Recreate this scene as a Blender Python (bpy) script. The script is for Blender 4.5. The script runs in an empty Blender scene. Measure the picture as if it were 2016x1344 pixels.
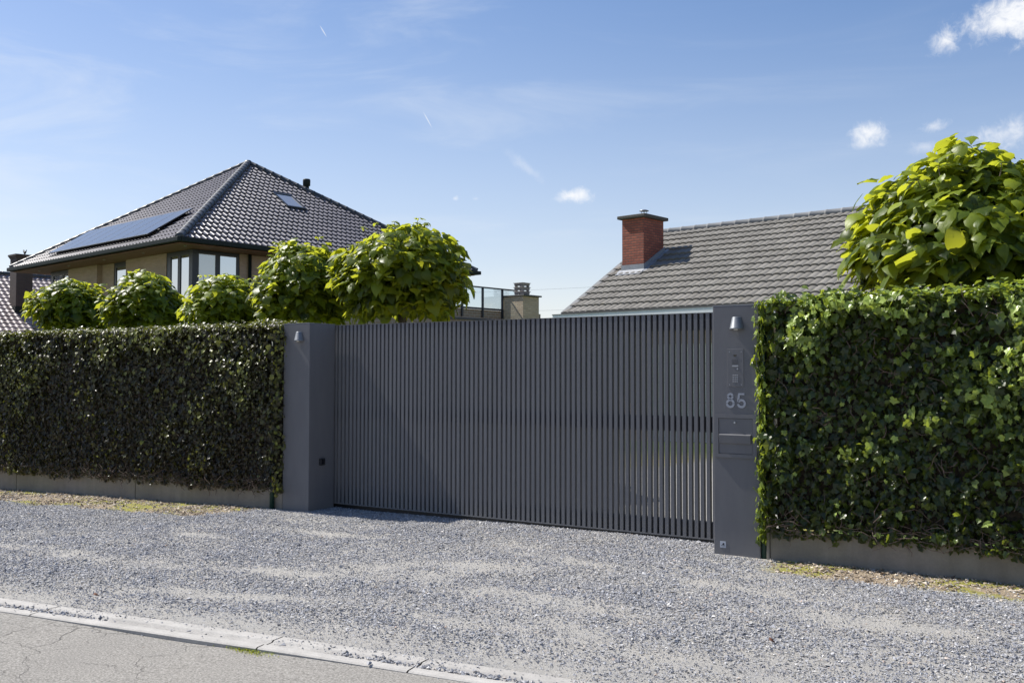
import bpy, bmesh, math, random
import numpy as np
from mathutils import Vector, Matrix

S = bpy.context.scene
COL = S.collection
R = math.radians
rng = np.random.default_rng(7)

# ------------------------------------------------------------------ camera
YAW, PITCH, ROLL, EYE = .5621, .0342, .0016, 1.5
cam_d = bpy.data.cameras.new('camera'); cam = bpy.data.objects.new('camera', cam_d); COL.objects.link(cam)
_f0 = Vector((-math.sin(YAW), math.cos(YAW), 0)); _r0 = Vector((math.cos(YAW), math.sin(YAW), 0)); _u0 = Vector((0, 0, 1))
_f = _f0*math.cos(PITCH) + _u0*math.sin(PITCH); _u = _u0*math.cos(PITCH) - _f0*math.sin(PITCH)
_r = _r0*math.cos(ROLL) + _u*math.sin(ROLL); _u2 = _u*math.cos(ROLL) - _r0*math.sin(ROLL)
m = Matrix.Identity(4)
for i in range(3):
    m[i][0] = _r[i]; m[i][1] = _u2[i]; m[i][2] = -_f[i]
m[2][3] = EYE
cam.matrix_world = m
cam_d.sensor_width = 36; cam_d.lens = 36*1888/2016; cam_d.clip_end = 6000; cam_d.clip_start = .05
S.camera = cam

# ------------------------------------------------------------------ light
SUN_DIR = Vector((-.655, -.04, .752)).normalized()          # towards the sun
sun_d = bpy.data.lights.new('sun', 'SUN'); sun_d.energy = 5.0; sun_d.angle = R(.5); sun_d.color = (1, .955, .88)
sun = bpy.data.objects.new('sun', sun_d); COL.objects.link(sun)
sun.rotation_euler = SUN_DIR.to_track_quat('Z', 'Y').to_euler()
sun.location = (-20, -5, 25)
S.view_settings.view_transform = 'Standard'; S.view_settings.look = 'None'
S.view_settings.exposure = 0.48; S.view_settings.gamma = 1
S.cycles.use_denoising = True
S.cycles.max_bounces = 8; S.cycles.transparent_max_bounces = 8

# ------------------------------------------------------------------ node helper
class NT:
    def __init__(s, nt): s.nt = nt; s.nodes = nt.nodes; s.links = nt.links
    def n(s, t, **k):
        nd = s.nodes.new(t)
        for a, v in k.items(): setattr(nd, a, v)
        return nd
    def set(s, sock, v):
        if isinstance(v, bpy.types.NodeSocket): s.links.new(v, sock)
        elif v is not None:
            if isinstance(v, tuple) and len(v) == 3 and sock.type == 'RGBA': v = (*v, 1)
            sock.default_value = v
    def math(s, op, a, b=None, c=None, clamp=False):
        nd = s.n('ShaderNodeMath', operation=op, use_clamp=clamp)
        for i, v in enumerate((a, b, c)):
            if v is not None: s.set(nd.inputs[i], v)
        return nd.outputs[0]
    def vmath(s, op, a, b=None):
        nd = s.n('ShaderNodeVectorMath', operation=op)
        s.set(nd.inputs[0], a)
        if b is not None: s.set(nd.inputs[1], b)
        return nd.outputs['Value'] if op in ('DOT_PRODUCT', 'LENGTH') else nd.outputs[0]
    def mix(s, f, a, b, mode='MIX'):
        nd = s.n('ShaderNodeMix', data_type='RGBA', blend_type=mode)
        s.set(nd.inputs['Factor'], f); s.set(nd.inputs['A'], a) if 0 else s.set(nd.inputs[6], a); s.set(nd.inputs[7], b)
        return nd.outputs[2]
    def noise(s, vec, scale, detail=3, rough=.55, dist=0):
        nd = s.n('ShaderNodeTexNoise'); s.set(nd.inputs['Vector'], vec)
        nd.inputs['Scale'].default_value = scale; nd.inputs['Detail'].default_value = detail
        nd.inputs['Roughness'].default_value = rough; nd.inputs['Distortion'].default_value = dist
        return nd.outputs['Fac']
    def ramp(s, f, stops):
        nd = s.n('ShaderNodeValToRGB'); s.set(nd.inputs[0], f)
        el = nd.color_ramp.elements
        while len(el) < len(stops): el.new(.5)
        for e, (p, c) in zip(el, stops):
            e.position = p; e.color = (*c, 1) if len(c) == 3 else c
        return nd.outputs[0]
    def step(s, v, lo, hi):
        nd = s.n('ShaderNodeMapRange', interpolation_type='SMOOTHSTEP'); s.set(nd.inputs[0], v)
        nd.inputs[1].default_value = lo; nd.inputs[2].default_value = hi
        return nd.outputs[0]
    def pos(s): return s.n('ShaderNodeNewGeometry').outputs['Position']
    def uv(s): return s.n('ShaderNodeUVMap').outputs[0]
    def attr(s, name): return s.n('ShaderNodeAttribute', attribute_name=name).outputs['Fac']
    def bump(s, h, strength=.3, dist=.01):
        nd = s.n('ShaderNodeBump'); s.set(nd.inputs['Height'], h)
        nd.inputs['Strength'].default_value = strength; nd.inputs['Distance'].default_value = dist
        return nd.outputs[0]
    def scale(s, v, xyz):
        nd = s.n('ShaderNodeVectorMath', operation='MULTIPLY'); s.set(nd.inputs[0], v); nd.inputs[1].default_value = xyz
        return nd.outputs[0]

# ------------------------------------------------------------------ sky
W = bpy.data.worlds.new('World'); S.world = W; W.use_nodes = True
w = NT(W.node_tree); w.nodes.clear()
sky = w.n('ShaderNodeTexSky', sky_type='NISHITA'); sky.sun_disc = False
sky.sun_elevation = math.asin(SUN_DIR.z); sky.sun_rotation = math.atan2(SUN_DIR.x, SUN_DIR.y)
sky.altitude = 20; sky.air_density = 1.0; sky.dust_density = .35; sky.ozone_density = 1.0
vec = w.n('ShaderNodeTexCoord').outputs['Generated']
def dirv(az, el):                       # az: degrees right of the +Y axis
    return Vector((math.sin(R(az))*math.cos(R(el)), math.cos(R(az))*math.cos(R(el)), math.sin(R(el))))
hs = w.n('ShaderNodeHueSaturation'); w.set(hs.inputs['Color'], sky.outputs[0]); hs.inputs['Saturation'].default_value = 1.24
skyc = w.mix(1.0, hs.outputs[0], (1.16, 1.0, 1.03), 'MULTIPLY')
CLOUD = (7.4, 7.5, 7.7)
# high thin veil, streaky, over the sunward half of the sky
sv = w.n('ShaderNodeMapping'); w.set(sv.inputs[0], vec); sv.inputs['Rotation'].default_value = (R(12), R(24), R(20)); sv.inputs['Scale'].default_value = (1.2, 3, 11)
st = w.noise(sv.outputs[0], 1.6, 6, .6, .6)
side = w.step(w.vmath('DOT_PRODUCT', vec, (-.97, .24, 0)), .1, .95)
cirrus = w.math('MULTIPLY', w.step(st, .44, .8), w.math('MULTIPLY', side, .4))
skyc = w.mix(w.math('MULTIPLY', side, .14), skyc, (4.4, 5.0, 5.8))
skyc = w.mix(cirrus, skyc, (6.4, 6.8, 7.3))
elev = w.n('ShaderNodeSeparateXYZ'); w.set(elev.inputs[0], vec)
veil = w.math('MULTIPLY', w.math('SUBTRACT', 1.0, w.step(elev.outputs[2], .04, .40)), .36)
skyc = w.mix(veil, skyc, (6.3, 6.5, 6.7))
fine = w.noise(vec, 85, 8, .68, .6); big = w.noise(vec, 30, 5, .6, .3)
def cloud(az, el, rx, rz, gain, tilt=0, fz=1.55, sharp=.8):
    global skyc
    d = dirv(az, el); t = Vector((d.y, -d.x, 0)).normalized(); b = t.cross(d)
    c, s_ = math.cos(R(tilt)), math.sin(R(tilt))
    t, b = t*c + b*s_, b*c - t*s_
    x = w.math('DIVIDE', w.vmath('DOT_PRODUCT', vec, tuple(t)), math.sin(R(rx)))
    y = w.math('DIVIDE', w.vmath('DOT_PRODUCT', vec, tuple(b)), math.sin(R(rz)))
    r2 = w.math('ADD', w.math('MULTIPLY', x, x), w.math('MULTIPLY', y, y))
    front = w.step(w.vmath('DOT_PRODUCT', vec, tuple(d)), 0, .2)
    v = w.math('SUBTRACT', 1.0, w.math('SQRT', r2))
    v = w.math('ADD', v, w.math('MULTIPLY', w.math('SUBTRACT', w.math('ADD', w.math('MULTIPLY', fine, .5), w.math('MULTIPLY', big, .5)), .5), fz*2))
    k = w.math('MULTIPLY', w.step(v, 0, 1/sharp), w.math('MULTIPLY', front, gain))
    skyc = w.mix(k, skyc, CLOUD)
CLOUDS = [  # azimuth, elevation, half width, half height, opacity, tilt
    (-4.4, 18.6, 3.6, 1.55, 1.0, 10), (-7.7, 17.8, 1.0, .95, .9, 0), (-2.6, 18.3, 3.2, 1.6, .95, 8),
    (-11.7, 13.4, 1.35, .75, .95, 5), (-11.8, 12.75, 1.2, .35, .45, 0), (-8.3, 13.45, .95, .4, .6, 14),
    (-4.7, 12.7, 2.5, 1.1, .75, 8), (-8.8, 12.4, 1.1, .5, .4, 0), (-28.6, 10.6, 1.45, .52, .95, 2), (-35.6, 10.4, .26, .2, .7, 0),
    (-34.4, 10.4, .3, .18, .3, 0), (-31.2, 12.1, 1.9, .42, .26, -38)]
for c in CLOUDS: cloud(*c)
for az, el, L, tl in ((-43.5, 19.5, .42, -57), (-37.3, 14.9, .62, -60)):
    cloud(az, el, L, .045, .5, tl, fz=.2, sharp=1.5)
bg = w.n('ShaderNodeBackground'); w.set(bg.inputs[0], skyc); bg.inputs[1].default_value = .096
w.links.new(bg.outputs[0], w.n('ShaderNodeOutputWorld').inputs[0])

# ------------------------------------------------------------------ materials
def new_mat(name):
    mt = bpy.data.materials.new(name); mt.use_nodes = True
    t = NT(mt.node_tree); t.nodes.clear()
    out = t.n('ShaderNodeOutputMaterial'); p = t.n('ShaderNodeBsdfPrincipled')
    t.links.new(p.outputs[0], out.inputs[0])
    t.p, t.out = p, out
    return mt, t
def plain(name, col, rough=.5, metal=0, var=.12, nscale=6, bump=0, bscale=60, spec=.5):
    mt, t = new_mat(name)
    p = t.pos(); f = t.noise(p, nscale, 5, .6)
    lo = tuple(c*(1-var) for c in col); hi = tuple(min(1, c*(1+var)) for c in col)
    t.set(t.p.inputs['Base Color'], t.ramp(f, [(.3, lo), (.7, hi)]))
    t.p.inputs['Roughness'].default_value = rough; t.p.inputs['Metallic'].default_value = metal
    t.p.inputs['Specular IOR Level'].default_value = spec
    if bump: t.set(t.p.inputs['Normal'], t.bump(t.noise(p, bscale, 4, .7), bump, .004))
    return mt
def brick_mat(name, c1, c2, mortar, bw, bh, ms=.01, rough=.85, squash=.08, bump=.6):
    mt, t = new_mat(name)
    uv = t.uv(); b = t.n('ShaderNodeTexBrick'); t.set(b.inputs['Vector'], uv)
    t.set(b.inputs['Color1'], c1); t.set(b.inputs['Color2'], c2); t.set(b.inputs['Mortar'], mortar)
    b.inputs['Scale'].default_value = 1; b.inputs['Mortar Size'].default_value = ms; b.inputs['Bias'].default_value = 0
    b.inputs['Brick Width'].default_value = bw; b.inputs['Row Height'].default_value = bh; b.inputs['Mortar Smooth'].default_value = .2
    n1 = t.noise(uv, 40, 4, .7); n2 = t.noise(uv, 1.2, 4, .6)
    c = t.mix(t.math('MULTIPLY', n1, .5), b.outputs[0], (.5*(c1[0]+c2[0])*.75, .5*(c1[1]+c2[1])*.75, .5*(c1[2]+c2[2])*.75))
    c = t.mix(.35, c, t.ramp(n2, [(.3, (.55, .55, .55)), (.7, (1, 1, 1))]), 'MULTIPLY')
    t.set(t.p.inputs['Base Color'], c); t.p.inputs['Roughness'].default_value = rough
    h = t.math('SUBTRACT', t.math('MULTIPLY', n1, .5), b.outputs['Fac'])
    t.set(t.p.inputs['Normal'], t.bump(h, bump, .008))
    return mt
M = {}
def leaf_mat(name, lo, mid, hi, trans, tmix, rough=.35, spec=.5, vein=True):
    mt, t = new_mat(name)
    a = t.attr('tone'); p = t.pos()
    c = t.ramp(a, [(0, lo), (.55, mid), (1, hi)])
    c = t.mix(.45, c, t.ramp(t.noise(p, 24, 3), [(.3, (.7, .7, .7)), (.7, (1.15, 1.15, 1.1))]), 'MULTIPLY')
    t.set(t.p.inputs['Base Color'], c); t.p.inputs['Roughness'].default_value = rough
    t.p.inputs['Specular IOR Level'].default_value = spec
    t.set(t.p.inputs['Normal'], t.bump(t.noise(p, 60, 2), .25, .004))
    tr = t.n('ShaderNodeBsdfTranslucent')
    t.set(tr.inputs[0], t.mix(a, tuple(x*.75 for x in trans), trans))
    mx = t.n('ShaderNodeMixShader'); mx.inputs[0].default_value = tmix
    t.links.new(t.p.outputs[0], mx.inputs[1]); t.links.new(tr.outputs[0], mx.inputs[2]); t.links.new(mx.outputs[0], t.out.inputs[0])
    return mt
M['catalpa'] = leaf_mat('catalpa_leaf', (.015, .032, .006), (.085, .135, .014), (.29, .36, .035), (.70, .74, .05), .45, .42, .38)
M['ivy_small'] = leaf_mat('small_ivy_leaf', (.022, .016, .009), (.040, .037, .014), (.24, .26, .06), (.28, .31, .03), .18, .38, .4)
M['ivy_large'] = leaf_mat('large_ivy_leaf', (.010, .018, .006), (.036, .062, .011), (.37, .48, .10), (.55, .66, .06), .30, .36, .5)
M['twig'] = plain('ivy_twig', (.14, .098, .075), .85, var=.4, nscale=40)
M['dark_twig'] = plain('old_ivy_twig', (.075, .05, .036), .85, var=.4, nscale=40)
M['thatch'] = plain('hedge_thatch', (.04, .029, .019), .95, var=.5, nscale=30, bump=1, bscale=80)
M['bark'] = plain('bark', (.13, .11, .085), .9, var=.35, nscale=25, bump=.8)
mt, t = new_mat('anthracite_coating'); p = t.pos()
c = t.ramp(t.noise(t.scale(p, (3, 3, .8)), 2.2, 5, .65), [(.3, (.122, .123, .133)), (.7, (.142, .143, .153))])
zz_ = t.n('ShaderNodeSeparateXYZ'); t.set(zz_.inputs[0], p)
spl = t.math('MULTIPLY', t.math('SUBTRACT', 1, t.step(t.math('ADD', zz_.outputs[2], t.math('MULTIPLY', t.noise(p, 14, 5, .7), .16)), .06, .32)), .3)
t.set(t.p.inputs['Base Color'], t.mix(spl, c, (.24, .23, .215))); t.p.inputs['Roughness'].default_value = .6; t.p.inputs['Specular IOR Level'].default_value = .25
t.set(t.p.inputs['Normal'], t.bump(t.noise(p, 220, 4, .7), .08, .004)); M['grey'] = mt
mt, t = new_mat('gate_coating'); p = t.pos()
c = t.ramp(t.noise(t.scale(p, (5, 5, .5)), 2.4, 5, .65), [(.3, (.132, .134, .144)), (.7, (.152, .154, .166))])
zz_ = t.n('ShaderNodeSeparateXYZ'); t.set(zz_.inputs[0], p)
spl = t.math('MULTIPLY', t.math('SUBTRACT', 1, t.step(t.math('ADD', zz_.outputs[2], t.math('MULTIPLY', t.noise(p, 11, 5, .7), .2)), .06, .42)), .28)
t.set(t.p.inputs['Base Color'], t.mix(spl, c, (.25, .24, .22))); t.p.inputs['Roughness'].default_value = .6; t.p.inputs['Specular IOR Level'].default_value = .25
M['slat'] = mt
M['slat_dark'] = plain('shaded_rails_dark_fittings', (.026, .027, .031), .6, var=.05, nscale=5, spec=.25)  # rails near black: the slats' shade put into their colour; dark fittings too
M['black'] = plain('black_plastic', (.012, .012, .013), .4, var=.1)
M['lamp'] = plain('brushed_grey_lamp', (.17, .185, .205), .45, .25, var=.08, nscale=30)
M['steel'] = plain('satin_steel', (.32, .33, .36), .38, .6, var=.06, nscale=40)
M['digit'] = plain('grey_steel_digit', (.27, .29, .34), .45, .3, var=.06, nscale=40)
M['sticker'] = plain('pale_sticker', (.42, .45, .5), .5, var=.04)
M['glass_lens'] = plain('dark_lens', (.01, .011, .014), .1)
M['green_post'] = plain('green_coated_steel', (.006, .032, .024), .5, var=.15, nscale=12)
M['gutter'] = plain('dark_green_zinc', (.014, .02, .02), .6, var=.2, nscale=5, spec=.2)
M['frame'] = plain('anthracite_window_frame', (.022, .028, .04), .4, var=.1)
M['soffit'] = plain('brown_soffit_boards', (.17, .078, .052), .6, var=.2, nscale=9)
M['lead'] = plain('lead_flashing', (.27, .285, .31), .5, .15, var=.15, nscale=10, bump=.6, bscale=30)
M['white'] = plain('white_fascia', (.66, .69, .72), .5, var=.05)
M['capstone'] = plain('weathered_cap', (.09, .085, .075), .95, var=.5, nscale=40, bump=1, bscale=70)
M['potconc'] = plain('louvred_pot_concrete', (.30, .27, .25), .9, var=.2, nscale=25, bump=.6)
M['dark_cap'] = plain('dark_slate_cap', (.09, .09, .09), .7, var=.2, nscale=10)
M['feather'] = plain('dark_feathers', (.012, .012, .014), .6, var=.2, nscale=40)
M['wood_beam'] = plain('white_joinery', (.62, .62, .58), .5)
M['tan_brick'] = brick_mat('tan_brick', (.50, .36, .28), (.42, .295, .225), (.37, .31, .27), .22, .055, .006)
M['annex_brick'] = brick_mat('annex_brick', (.36, .28, .20), (.27, .205, .15), (.42, .40, .36), .24, .10, .013)
M['rough_brick'] = brick_mat('pale_rough_brick', (.66, .54, .38), (.52, .41, .28), (.42, .37, .30), .22, .075, .008, bump=1)
M['red_brick'] = brick_mat('red_brick', (.47, .145, .085), (.27, .07, .045), (.10, .075, .065), .187, .066, .011)
M['dark_brick'] = brick_mat('dark_brick', (.10, .07, .06), (.07, .05, .045), (.09, .08, .075), .22, .065, .009)

def tile_mat(name, lo, hi, rough, spec, coat=0, lichen=None):
    mt, t = new_mat(name)
    uv = t.uv(); p = t.pos()
    a = t.attr('tone')
    c = t.ramp(a, [(0, lo), (1, hi)])
    c = t.mix(.4, c, t.ramp(t.noise(p, 2.2, 5, .65), [(.3, (.72, .72, .72)), (.7, (1.1, 1.1, 1.1))]), 'MULTIPLY')
    c = t.mix(.5, c, t.ramp(t.noise(p, 45, 3, .7), [(.3, (.75, .75, .75)), (.7, (1.12, 1.12, 1.12))]), 'MULTIPLY')
    if lichen:
        c = t.mix(t.math('MULTIPLY', t.step(t.noise(p, 3.1, 6, .75), .56, .78), .55), c, lichen)
    t.set(t.p.inputs['Base Color'], c); t.p.inputs['Roughness'].default_value = rough
    t.p.inputs['Specular IOR Level'].default_value = spec
    t.set(t.p.inputs['Normal'], t.bump(t.noise(p, 90, 3, .7), .2 if rough > .5 else .05, .004))
    t.p.inputs['Coat Weight'].default_value = coat; t.p.inputs['Coat Roughness'].default_value = .3
    return mt
M['glazed'] = tile_mat('glazed_black_tile', (.075, .065, .07), (.125, .108, .114), .38, .8, .5)
M['glazed_hip'] = tile_mat('glazed_hip_tile', (.03, .036, .042), (.045, .05, .056), .5, .6, .1)
M['conc_tile'] = tile_mat('grey_concrete_tile', (.178, .168, .15), (.235, .223, .20), .85, .3, 0, (.25, .22, .15))
M['ridge_tile'] = tile_mat('grey_ridge_tile', (.20, .205, .21), (.25, .255, .26), .8, .3)
M['old_tile'] = tile_mat('brown_pantile', (.24, .19, .18), (.34, .28, .27), .42, .5, .2)

def glass_mat(name, tint, gl=.5, gcol=(.95, .95, .93)):
    mt, t = new_mat(name)
    t.set(t.p.inputs['Base Color'], tint); t.p.inputs['Roughness'].default_value = .15
    g = t.n('ShaderNodeBsdfGlossy'); g.inputs['Roughness'].default_value = .015; g.inputs[0].default_value = (*gcol, 1)
    mx = t.n('ShaderNodeMixShader'); mx.inputs[0].default_value = gl
    t.links.new(t.p.outputs[0], mx.inputs[1]); t.links.new(g.outputs[0], mx.inputs[2]); t.links.new(mx.outputs[0], t.out.inputs[0])
    return mt
M['pane'] = glass_mat('window_glass', (.03, .035, .04), .62)
M['pane_curtain'] = glass_mat('window_glass_over_curtain', (.30, .30, .31), .33)
M['solar'] = glass_mat('solar_glass', (.05, .052, .058), .2, (.88, .80, .72))
def clear_glass(name, alpha, tint):
    mt, t = new_mat(name)
    tr = t.n('ShaderNodeBsdfTransparent'); tr.inputs[0].default_value = (*tint, 1)
    g = t.n('ShaderNodeBsdfGlossy'); g.inputs['Roughness'].default_value = .05
    mx = t.n('ShaderNodeMixShader'); mx.inputs[0].default_value = alpha
    t.links.new(tr.outputs[0], mx.inputs[1]); t.links.new(g.outputs[0], mx.inputs[2]); t.links.new(mx.outputs[0], t.out.inputs[0])
    return mt
M['rail_glass'] = clear_glass('balustrade_glass', .16, (.88, .93, .95))

# ------------------------------------------------------------------ ground shape
KP = Vector((-2.22, 4.18)); KD = Vector((1, .12)).normalized(); KN = Vector((-KD.y, KD.x))     # kerb line (yard side), along, towards the yard
KW = .23
def ground_z(x, y):
    x = np.asarray(x, float); y = np.asarray(y, float)
    z = np.where(x > -4, 0, np.where(x > -8, (x+4)*.00875, -.035+(x+8)*.0228))
    return np.maximum(z, -.6)
def vnoise(x, y, s, seed=0):
    x = np.asarray(x)*s; y = np.asarray(y)*s
    xi = np.floor(x).astype(np.int64); yi = np.floor(y).astype(np.int64); fx = x-xi; fy = y-yi
    fx = fx*fx*(3-2*fx); fy = fy*fy*(3-2*fy)
    def h(a, b):
        n = (a*374761393 + b*668265263 + seed*974634521) & 0xffffffff
        n = ((n ^ (n >> 13))*1274126177) & 0xffffffff
        return ((n ^ (n >> 16)) & 0xffff)/65535.
    return (h(xi, yi)*(1-fx)+h(xi+1, yi)*fx)*(1-fy)+(h(xi, yi+1)*(1-fx)+h(xi+1, yi+1)*fx)*fy
def fbm(x, y, s, seed=0, o=4):
    v = 0; a = .5; t = 0
    for i in range(o): v = v+a*vnoise(x, y, s*2**i, seed+i*17); t += a; a *= .5
    return v/t
def kerb_d(x, y): return (x-KP.x)*KN.x+(y-KP.y)*KN.y           # metres into the yard from the kerb's inner edge
STREAKS = [(-3.55, 5.55, .75, .17, -.1), (-4.35, 6.25, .6, .2, .4), (-5.3, 5.35, 1.1, .13, .3), (-3.3, 4.8, .5, .12, .1), (-1.5, 4.75, .9, .13, -.05), (-2.75, 5.0, .35, .10, -.3), (-2.1, 6.55, .7, .12, -.2),
           (-6.9, 4.95, 1.0, .12, .2), (-4.8, 5.75, .6, .2, .1), (-7.4, 6.1, .5, .09, .1), (-.6, 5.2, .8, .15, .1), (-8.3, 4.85, 1.4, .14, .1), (-5.1, 4.6, .9, .13, .3), (-3.9, 6.9, .5, .12, -.1), (-6.2, 6.9, .7, .1, .1), (-1.2, 6.1, .5, .13, 0)]
def bare(x, y):
    """0 = deep stones, 1 = bare dusty ground"""
    x = np.asarray(x, float); y = np.asarray(y, float)
    v = np.clip((fbm(x*.9, y*1.1, 1.0, 3)-.46)*3.2, 0, 1)*.45
    for cx, cy, rx, ry, a in STREAKS:
        c, s = math.cos(a), math.sin(a); u = ((x-cx)*c+(y-cy)*s)/rx; q = (-(x-cx)*s+(y-cy)*c)/ry
        v = np.maximum(v, 1.0*np.exp(-(u*u+q*q)*.6)*(.1+1.25*fbm(x, y, 3.5, 9)))
    k = kerb_d(x, y)
    v = np.maximum(v, np.clip(1-(k-.02)/.55, 0, 1)*(.45+1.0*fbm(x, y, 2.3, 31)))
    return np.clip(v, 0, 1)
def verge(x, y):
    """soil strip at the foot of the base walls"""
    x = np.asarray(x, float); y = np.asarray(y, float)
    e = .16*(fbm(x, y, 1.6, 51)-.5)*2 + .05*(fbm(x, y, 9, 52)-.5)
    l = np.clip((y-(6.83+e))/.12, 0, 1)*np.clip((-8.12-x+(y-7.83)*.25)/.25, 0, 1)
    r = np.clip((y-(7.3+e-.07*np.clip(x+2, 0, 3)))/.12, 0, 1)*np.clip((x+2.5+(y-7.83)*.2)/.2, 0, 1)
    return np.maximum(l, r)
def ground_h(x, y):
    k = kerb_d(x, y)
    amp = np.clip(k/.4, 0, 1)*np.clip((8.1-np.asarray(y))/.5, .25, 1)
    h = ground_z(x, y)+amp*((fbm(x, y, .8, 71)-.5)*.07+(fbm(x, y, 3.2, 72)-.5)*.035)
    return h

# ------------------------------------------------------------------ mesh helpers
def link(o, parent=None):
    COL.objects.link(o)
    if parent is not None: o.parent = parent
    return o
def np_mesh(name, verts, faces, mats, parent=None, fattr=None, smooth=False, midx=None, uvs=None):
    """verts (n,3), faces: list of (k,s) int arrays"""
    me = bpy.data.meshes.new(name)
    verts = np.asarray(verts, np.float32)
    me.vertices.add(len(verts)); me.vertices.foreach_set('co', verts.ravel())
    fl = [np.asarray(f, np.int32) for f in faces if len(f)]
    nl = sum(f.size for f in fl); npoly = sum(len(f) for f in fl)
    me.loops.add(nl); me.polygons.add(npoly)
    me.loops.foreach_set('vertex_index', np.concatenate([f.ravel() for f in fl]))
    tot = np.concatenate([np.full(len(f), f.shape[1], np.int32) for f in fl])
    st = np.zeros(npoly, np.int32); st[1:] = np.cumsum(tot)[:-1]
    me.polygons.foreach_set('loop_start', st)
    if midx is not None: me.polygons.foreach_set('material_index', np.asarray(midx, np.int32))
    me.polygons.foreach_set('use_smooth', np.full(npoly, smooth, bool))
    if fattr is not None:
        at = me.attributes.new('tone', 'FLOAT', 'FACE'); at.data.foreach_set('value', np.asarray(fattr, np.float32))
    me.update(calc_edges=True)
    for mt in (mats if isinstance(mats, (list, tuple)) else [mats]): me.materials.append(mt)
    o = bpy.data.objects.new(name, me)
    return link(o, parent)

class MB:
    """collects polygons (world coords minus an origin) and links them as one mesh"""
    def __init__(s, org=(0, 0, 0)): s.v = []; s.f = []; s.o = Vector(org); s.sm = []
    def poly(s, pts, smooth=False):
        i = len(s.v); s.v += [Vector(p) for p in pts]; s.f.append(list(range(i, i+len(pts)))); s.sm.append(smooth)
    def hexa(s, p):                   # 8 pts: bottom ring 0-3 ccw, top ring 4-7
        i = len(s.v); s.v += [Vector(q) for q in p]
        for f in ((3, 2, 1, 0), (4, 5, 6, 7), (0, 1, 5, 4), (1, 2, 6, 5), (2, 3, 7, 6), (3, 0, 4, 7)):
            s.f.append([i+k for k in f]); s.sm.append(False)
    def box(s, x0, x1, y0, y1, z0, z1):
        s.hexa([(x0, y0, z0), (x1, y0, z0), (x1, y1, z0), (x0, y1, z0), (x0, y0, z1), (x1, y0, z1), (x1, y1, z1), (x0, y1, z1)])
    def tube(s, pts, r, n=8, r1=None, cap=True):
        pts = [Vector(p) for p in pts]; rings = []
        for k, p in enumerate(pts):
            d = (pts[min(k+1, len(pts)-1)]-pts[max(k-1, 0)]).normalized()
            a = d.orthogonal().normalized() if k == 0 else (a - d*a.dot(d)).normalized()
            b = d.cross(a); rr = r if r1 is None else r+(r1-r)*k/(len(pts)-1)
            i = len(s.v); s.v += [p+(a*math.cos(2*math.pi*j/n)+b*math.sin(2*math.pi*j/n))*rr for j in range(n)]; rings.append(i)
        for i, j in zip(rings, rings[1:]):
            for k in range(n): s.f.append([i+k, i+(k+1) % n, j+(k+1) % n, j+k]); s.sm.append(True)
        if cap:
            s.f.append([rings[0]+k for k in range(n)][::-1]); s.sm.append(False)
            s.f.append([rings[-1]+k for k in range(n)]); s.sm.append(False)
    def lathe(s, c, prof, n=24, axis=2, a0=0, a1=2*math.pi, cap=True):
        c = Vector(c); full = abs(a1-a0-2*math.pi) < 1e-6; m_ = n if full else n+1; rings = []
        for r, z in prof:
            i = len(s.v); rings.append(i)
            for k in range(m_):
                t = a0+(a1-a0)*k/n; s.v.append(c+Vector((r*math.cos(t), r*math.sin(t), z)))
        for i, j in zip(rings, rings[1:]):
            for k in range(n): s.f.append([i+k, i+(k+1) % m_, j+(k+1) % m_, j+k]); s.sm.append(True)
        if cap:
            s.f.append([rings[0]+k for k in range(m_)][::-1]); s.sm.append(False)
            s.f.append([rings[-1]+k for k in range(m_)]); s.sm.append(False)
    def build(s, name, mat, parent=None, bevel=0):
        me = bpy.data.meshes.new(name)
        me.from_pydata([tuple(v-s.o) for v in s.v], [], s.f)
        me.polygons.foreach_set('use_smooth', s.sm)
        uv = me.uv_layers.new(name='UVMap'); me.update()
        for p in me.polygons:
            nn = p.normal
            if abs(nn.z) < .85:
                t = Vector((-nn.y, nn.x, 0)).normalized(); b = nn.cross(t)
            else: t, b = Vector((1, 0, 0)), Vector((0, 1, 0))
            for li in p.loop_indices:
                co = me.vertices[me.loops[li].vertex_index].co + s.o
                uv.data[li].uv = (co.dot(t), co.dot(b))
        me.materials.append(mat)
        o = bpy.data.objects.new(name, me); link(o, parent)
        if bevel:
            bv = o.modifiers.new('bevel', 'BEVEL'); bv.width = bevel; bv.segments = 2; bv.limit_method = 'ANGLE'
        if parent is None: o.location = s.o
        return o
def tag(o, label=None, cat=None, group=None, kind=None):
    if label: o['label'] = label
    if cat: o['category'] = cat
    if group: o['group'] = group
    if kind: o['kind'] = kind
    return o
def empty(name, loc, label, cat, group=None):
    o = bpy.data.objects.new(name, None); o.location = loc; o.empty_display_size = .2
    link(o); return tag(o, label, cat, group)

# ------------------------------------------------------------------ ground, road, kerb
def axis(lo, hi, fine, flo, fhi, far):
    a = list(np.arange(flo, fhi+1e-6, fine)); st = fine
    x = fhi
    while x < hi: st *= 1.35; x += st; a.append(min(x, hi))
    x = flo; st = fine
    while x > lo: st *= 1.35; x -= st; a.insert(0, max(x, lo))
    return np.array(a)
gx = axis(-1500, 1500, .09, -15, 3, 0); gy = axis(-1500, 1500, .07, 3, 8.6, 0)
X, Y = np.meshgrid(gx, gy); near = (X > -25) & (X < 12) & (Y > 2) & (Y < 12)
Z = np.where(near, ground_h(X, Y), ground_z(X, Y))
k = kerb_d(X, Y); Z = np.where(k < .02, ground_z(X, Y)-.14*np.clip((.02-k)/.1, 0, 1), Z)
def grid_faces(nx, ny):
    i = np.arange(nx*ny).reshape(ny, nx)
    return np.stack([i[:-1, :-1].ravel(), i[:-1, 1:].ravel(), i[1:, 1:].ravel(), i[1:, :-1].ravel()], 1)
mt, t = new_mat('ground_surface')
p = t.pos()
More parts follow.
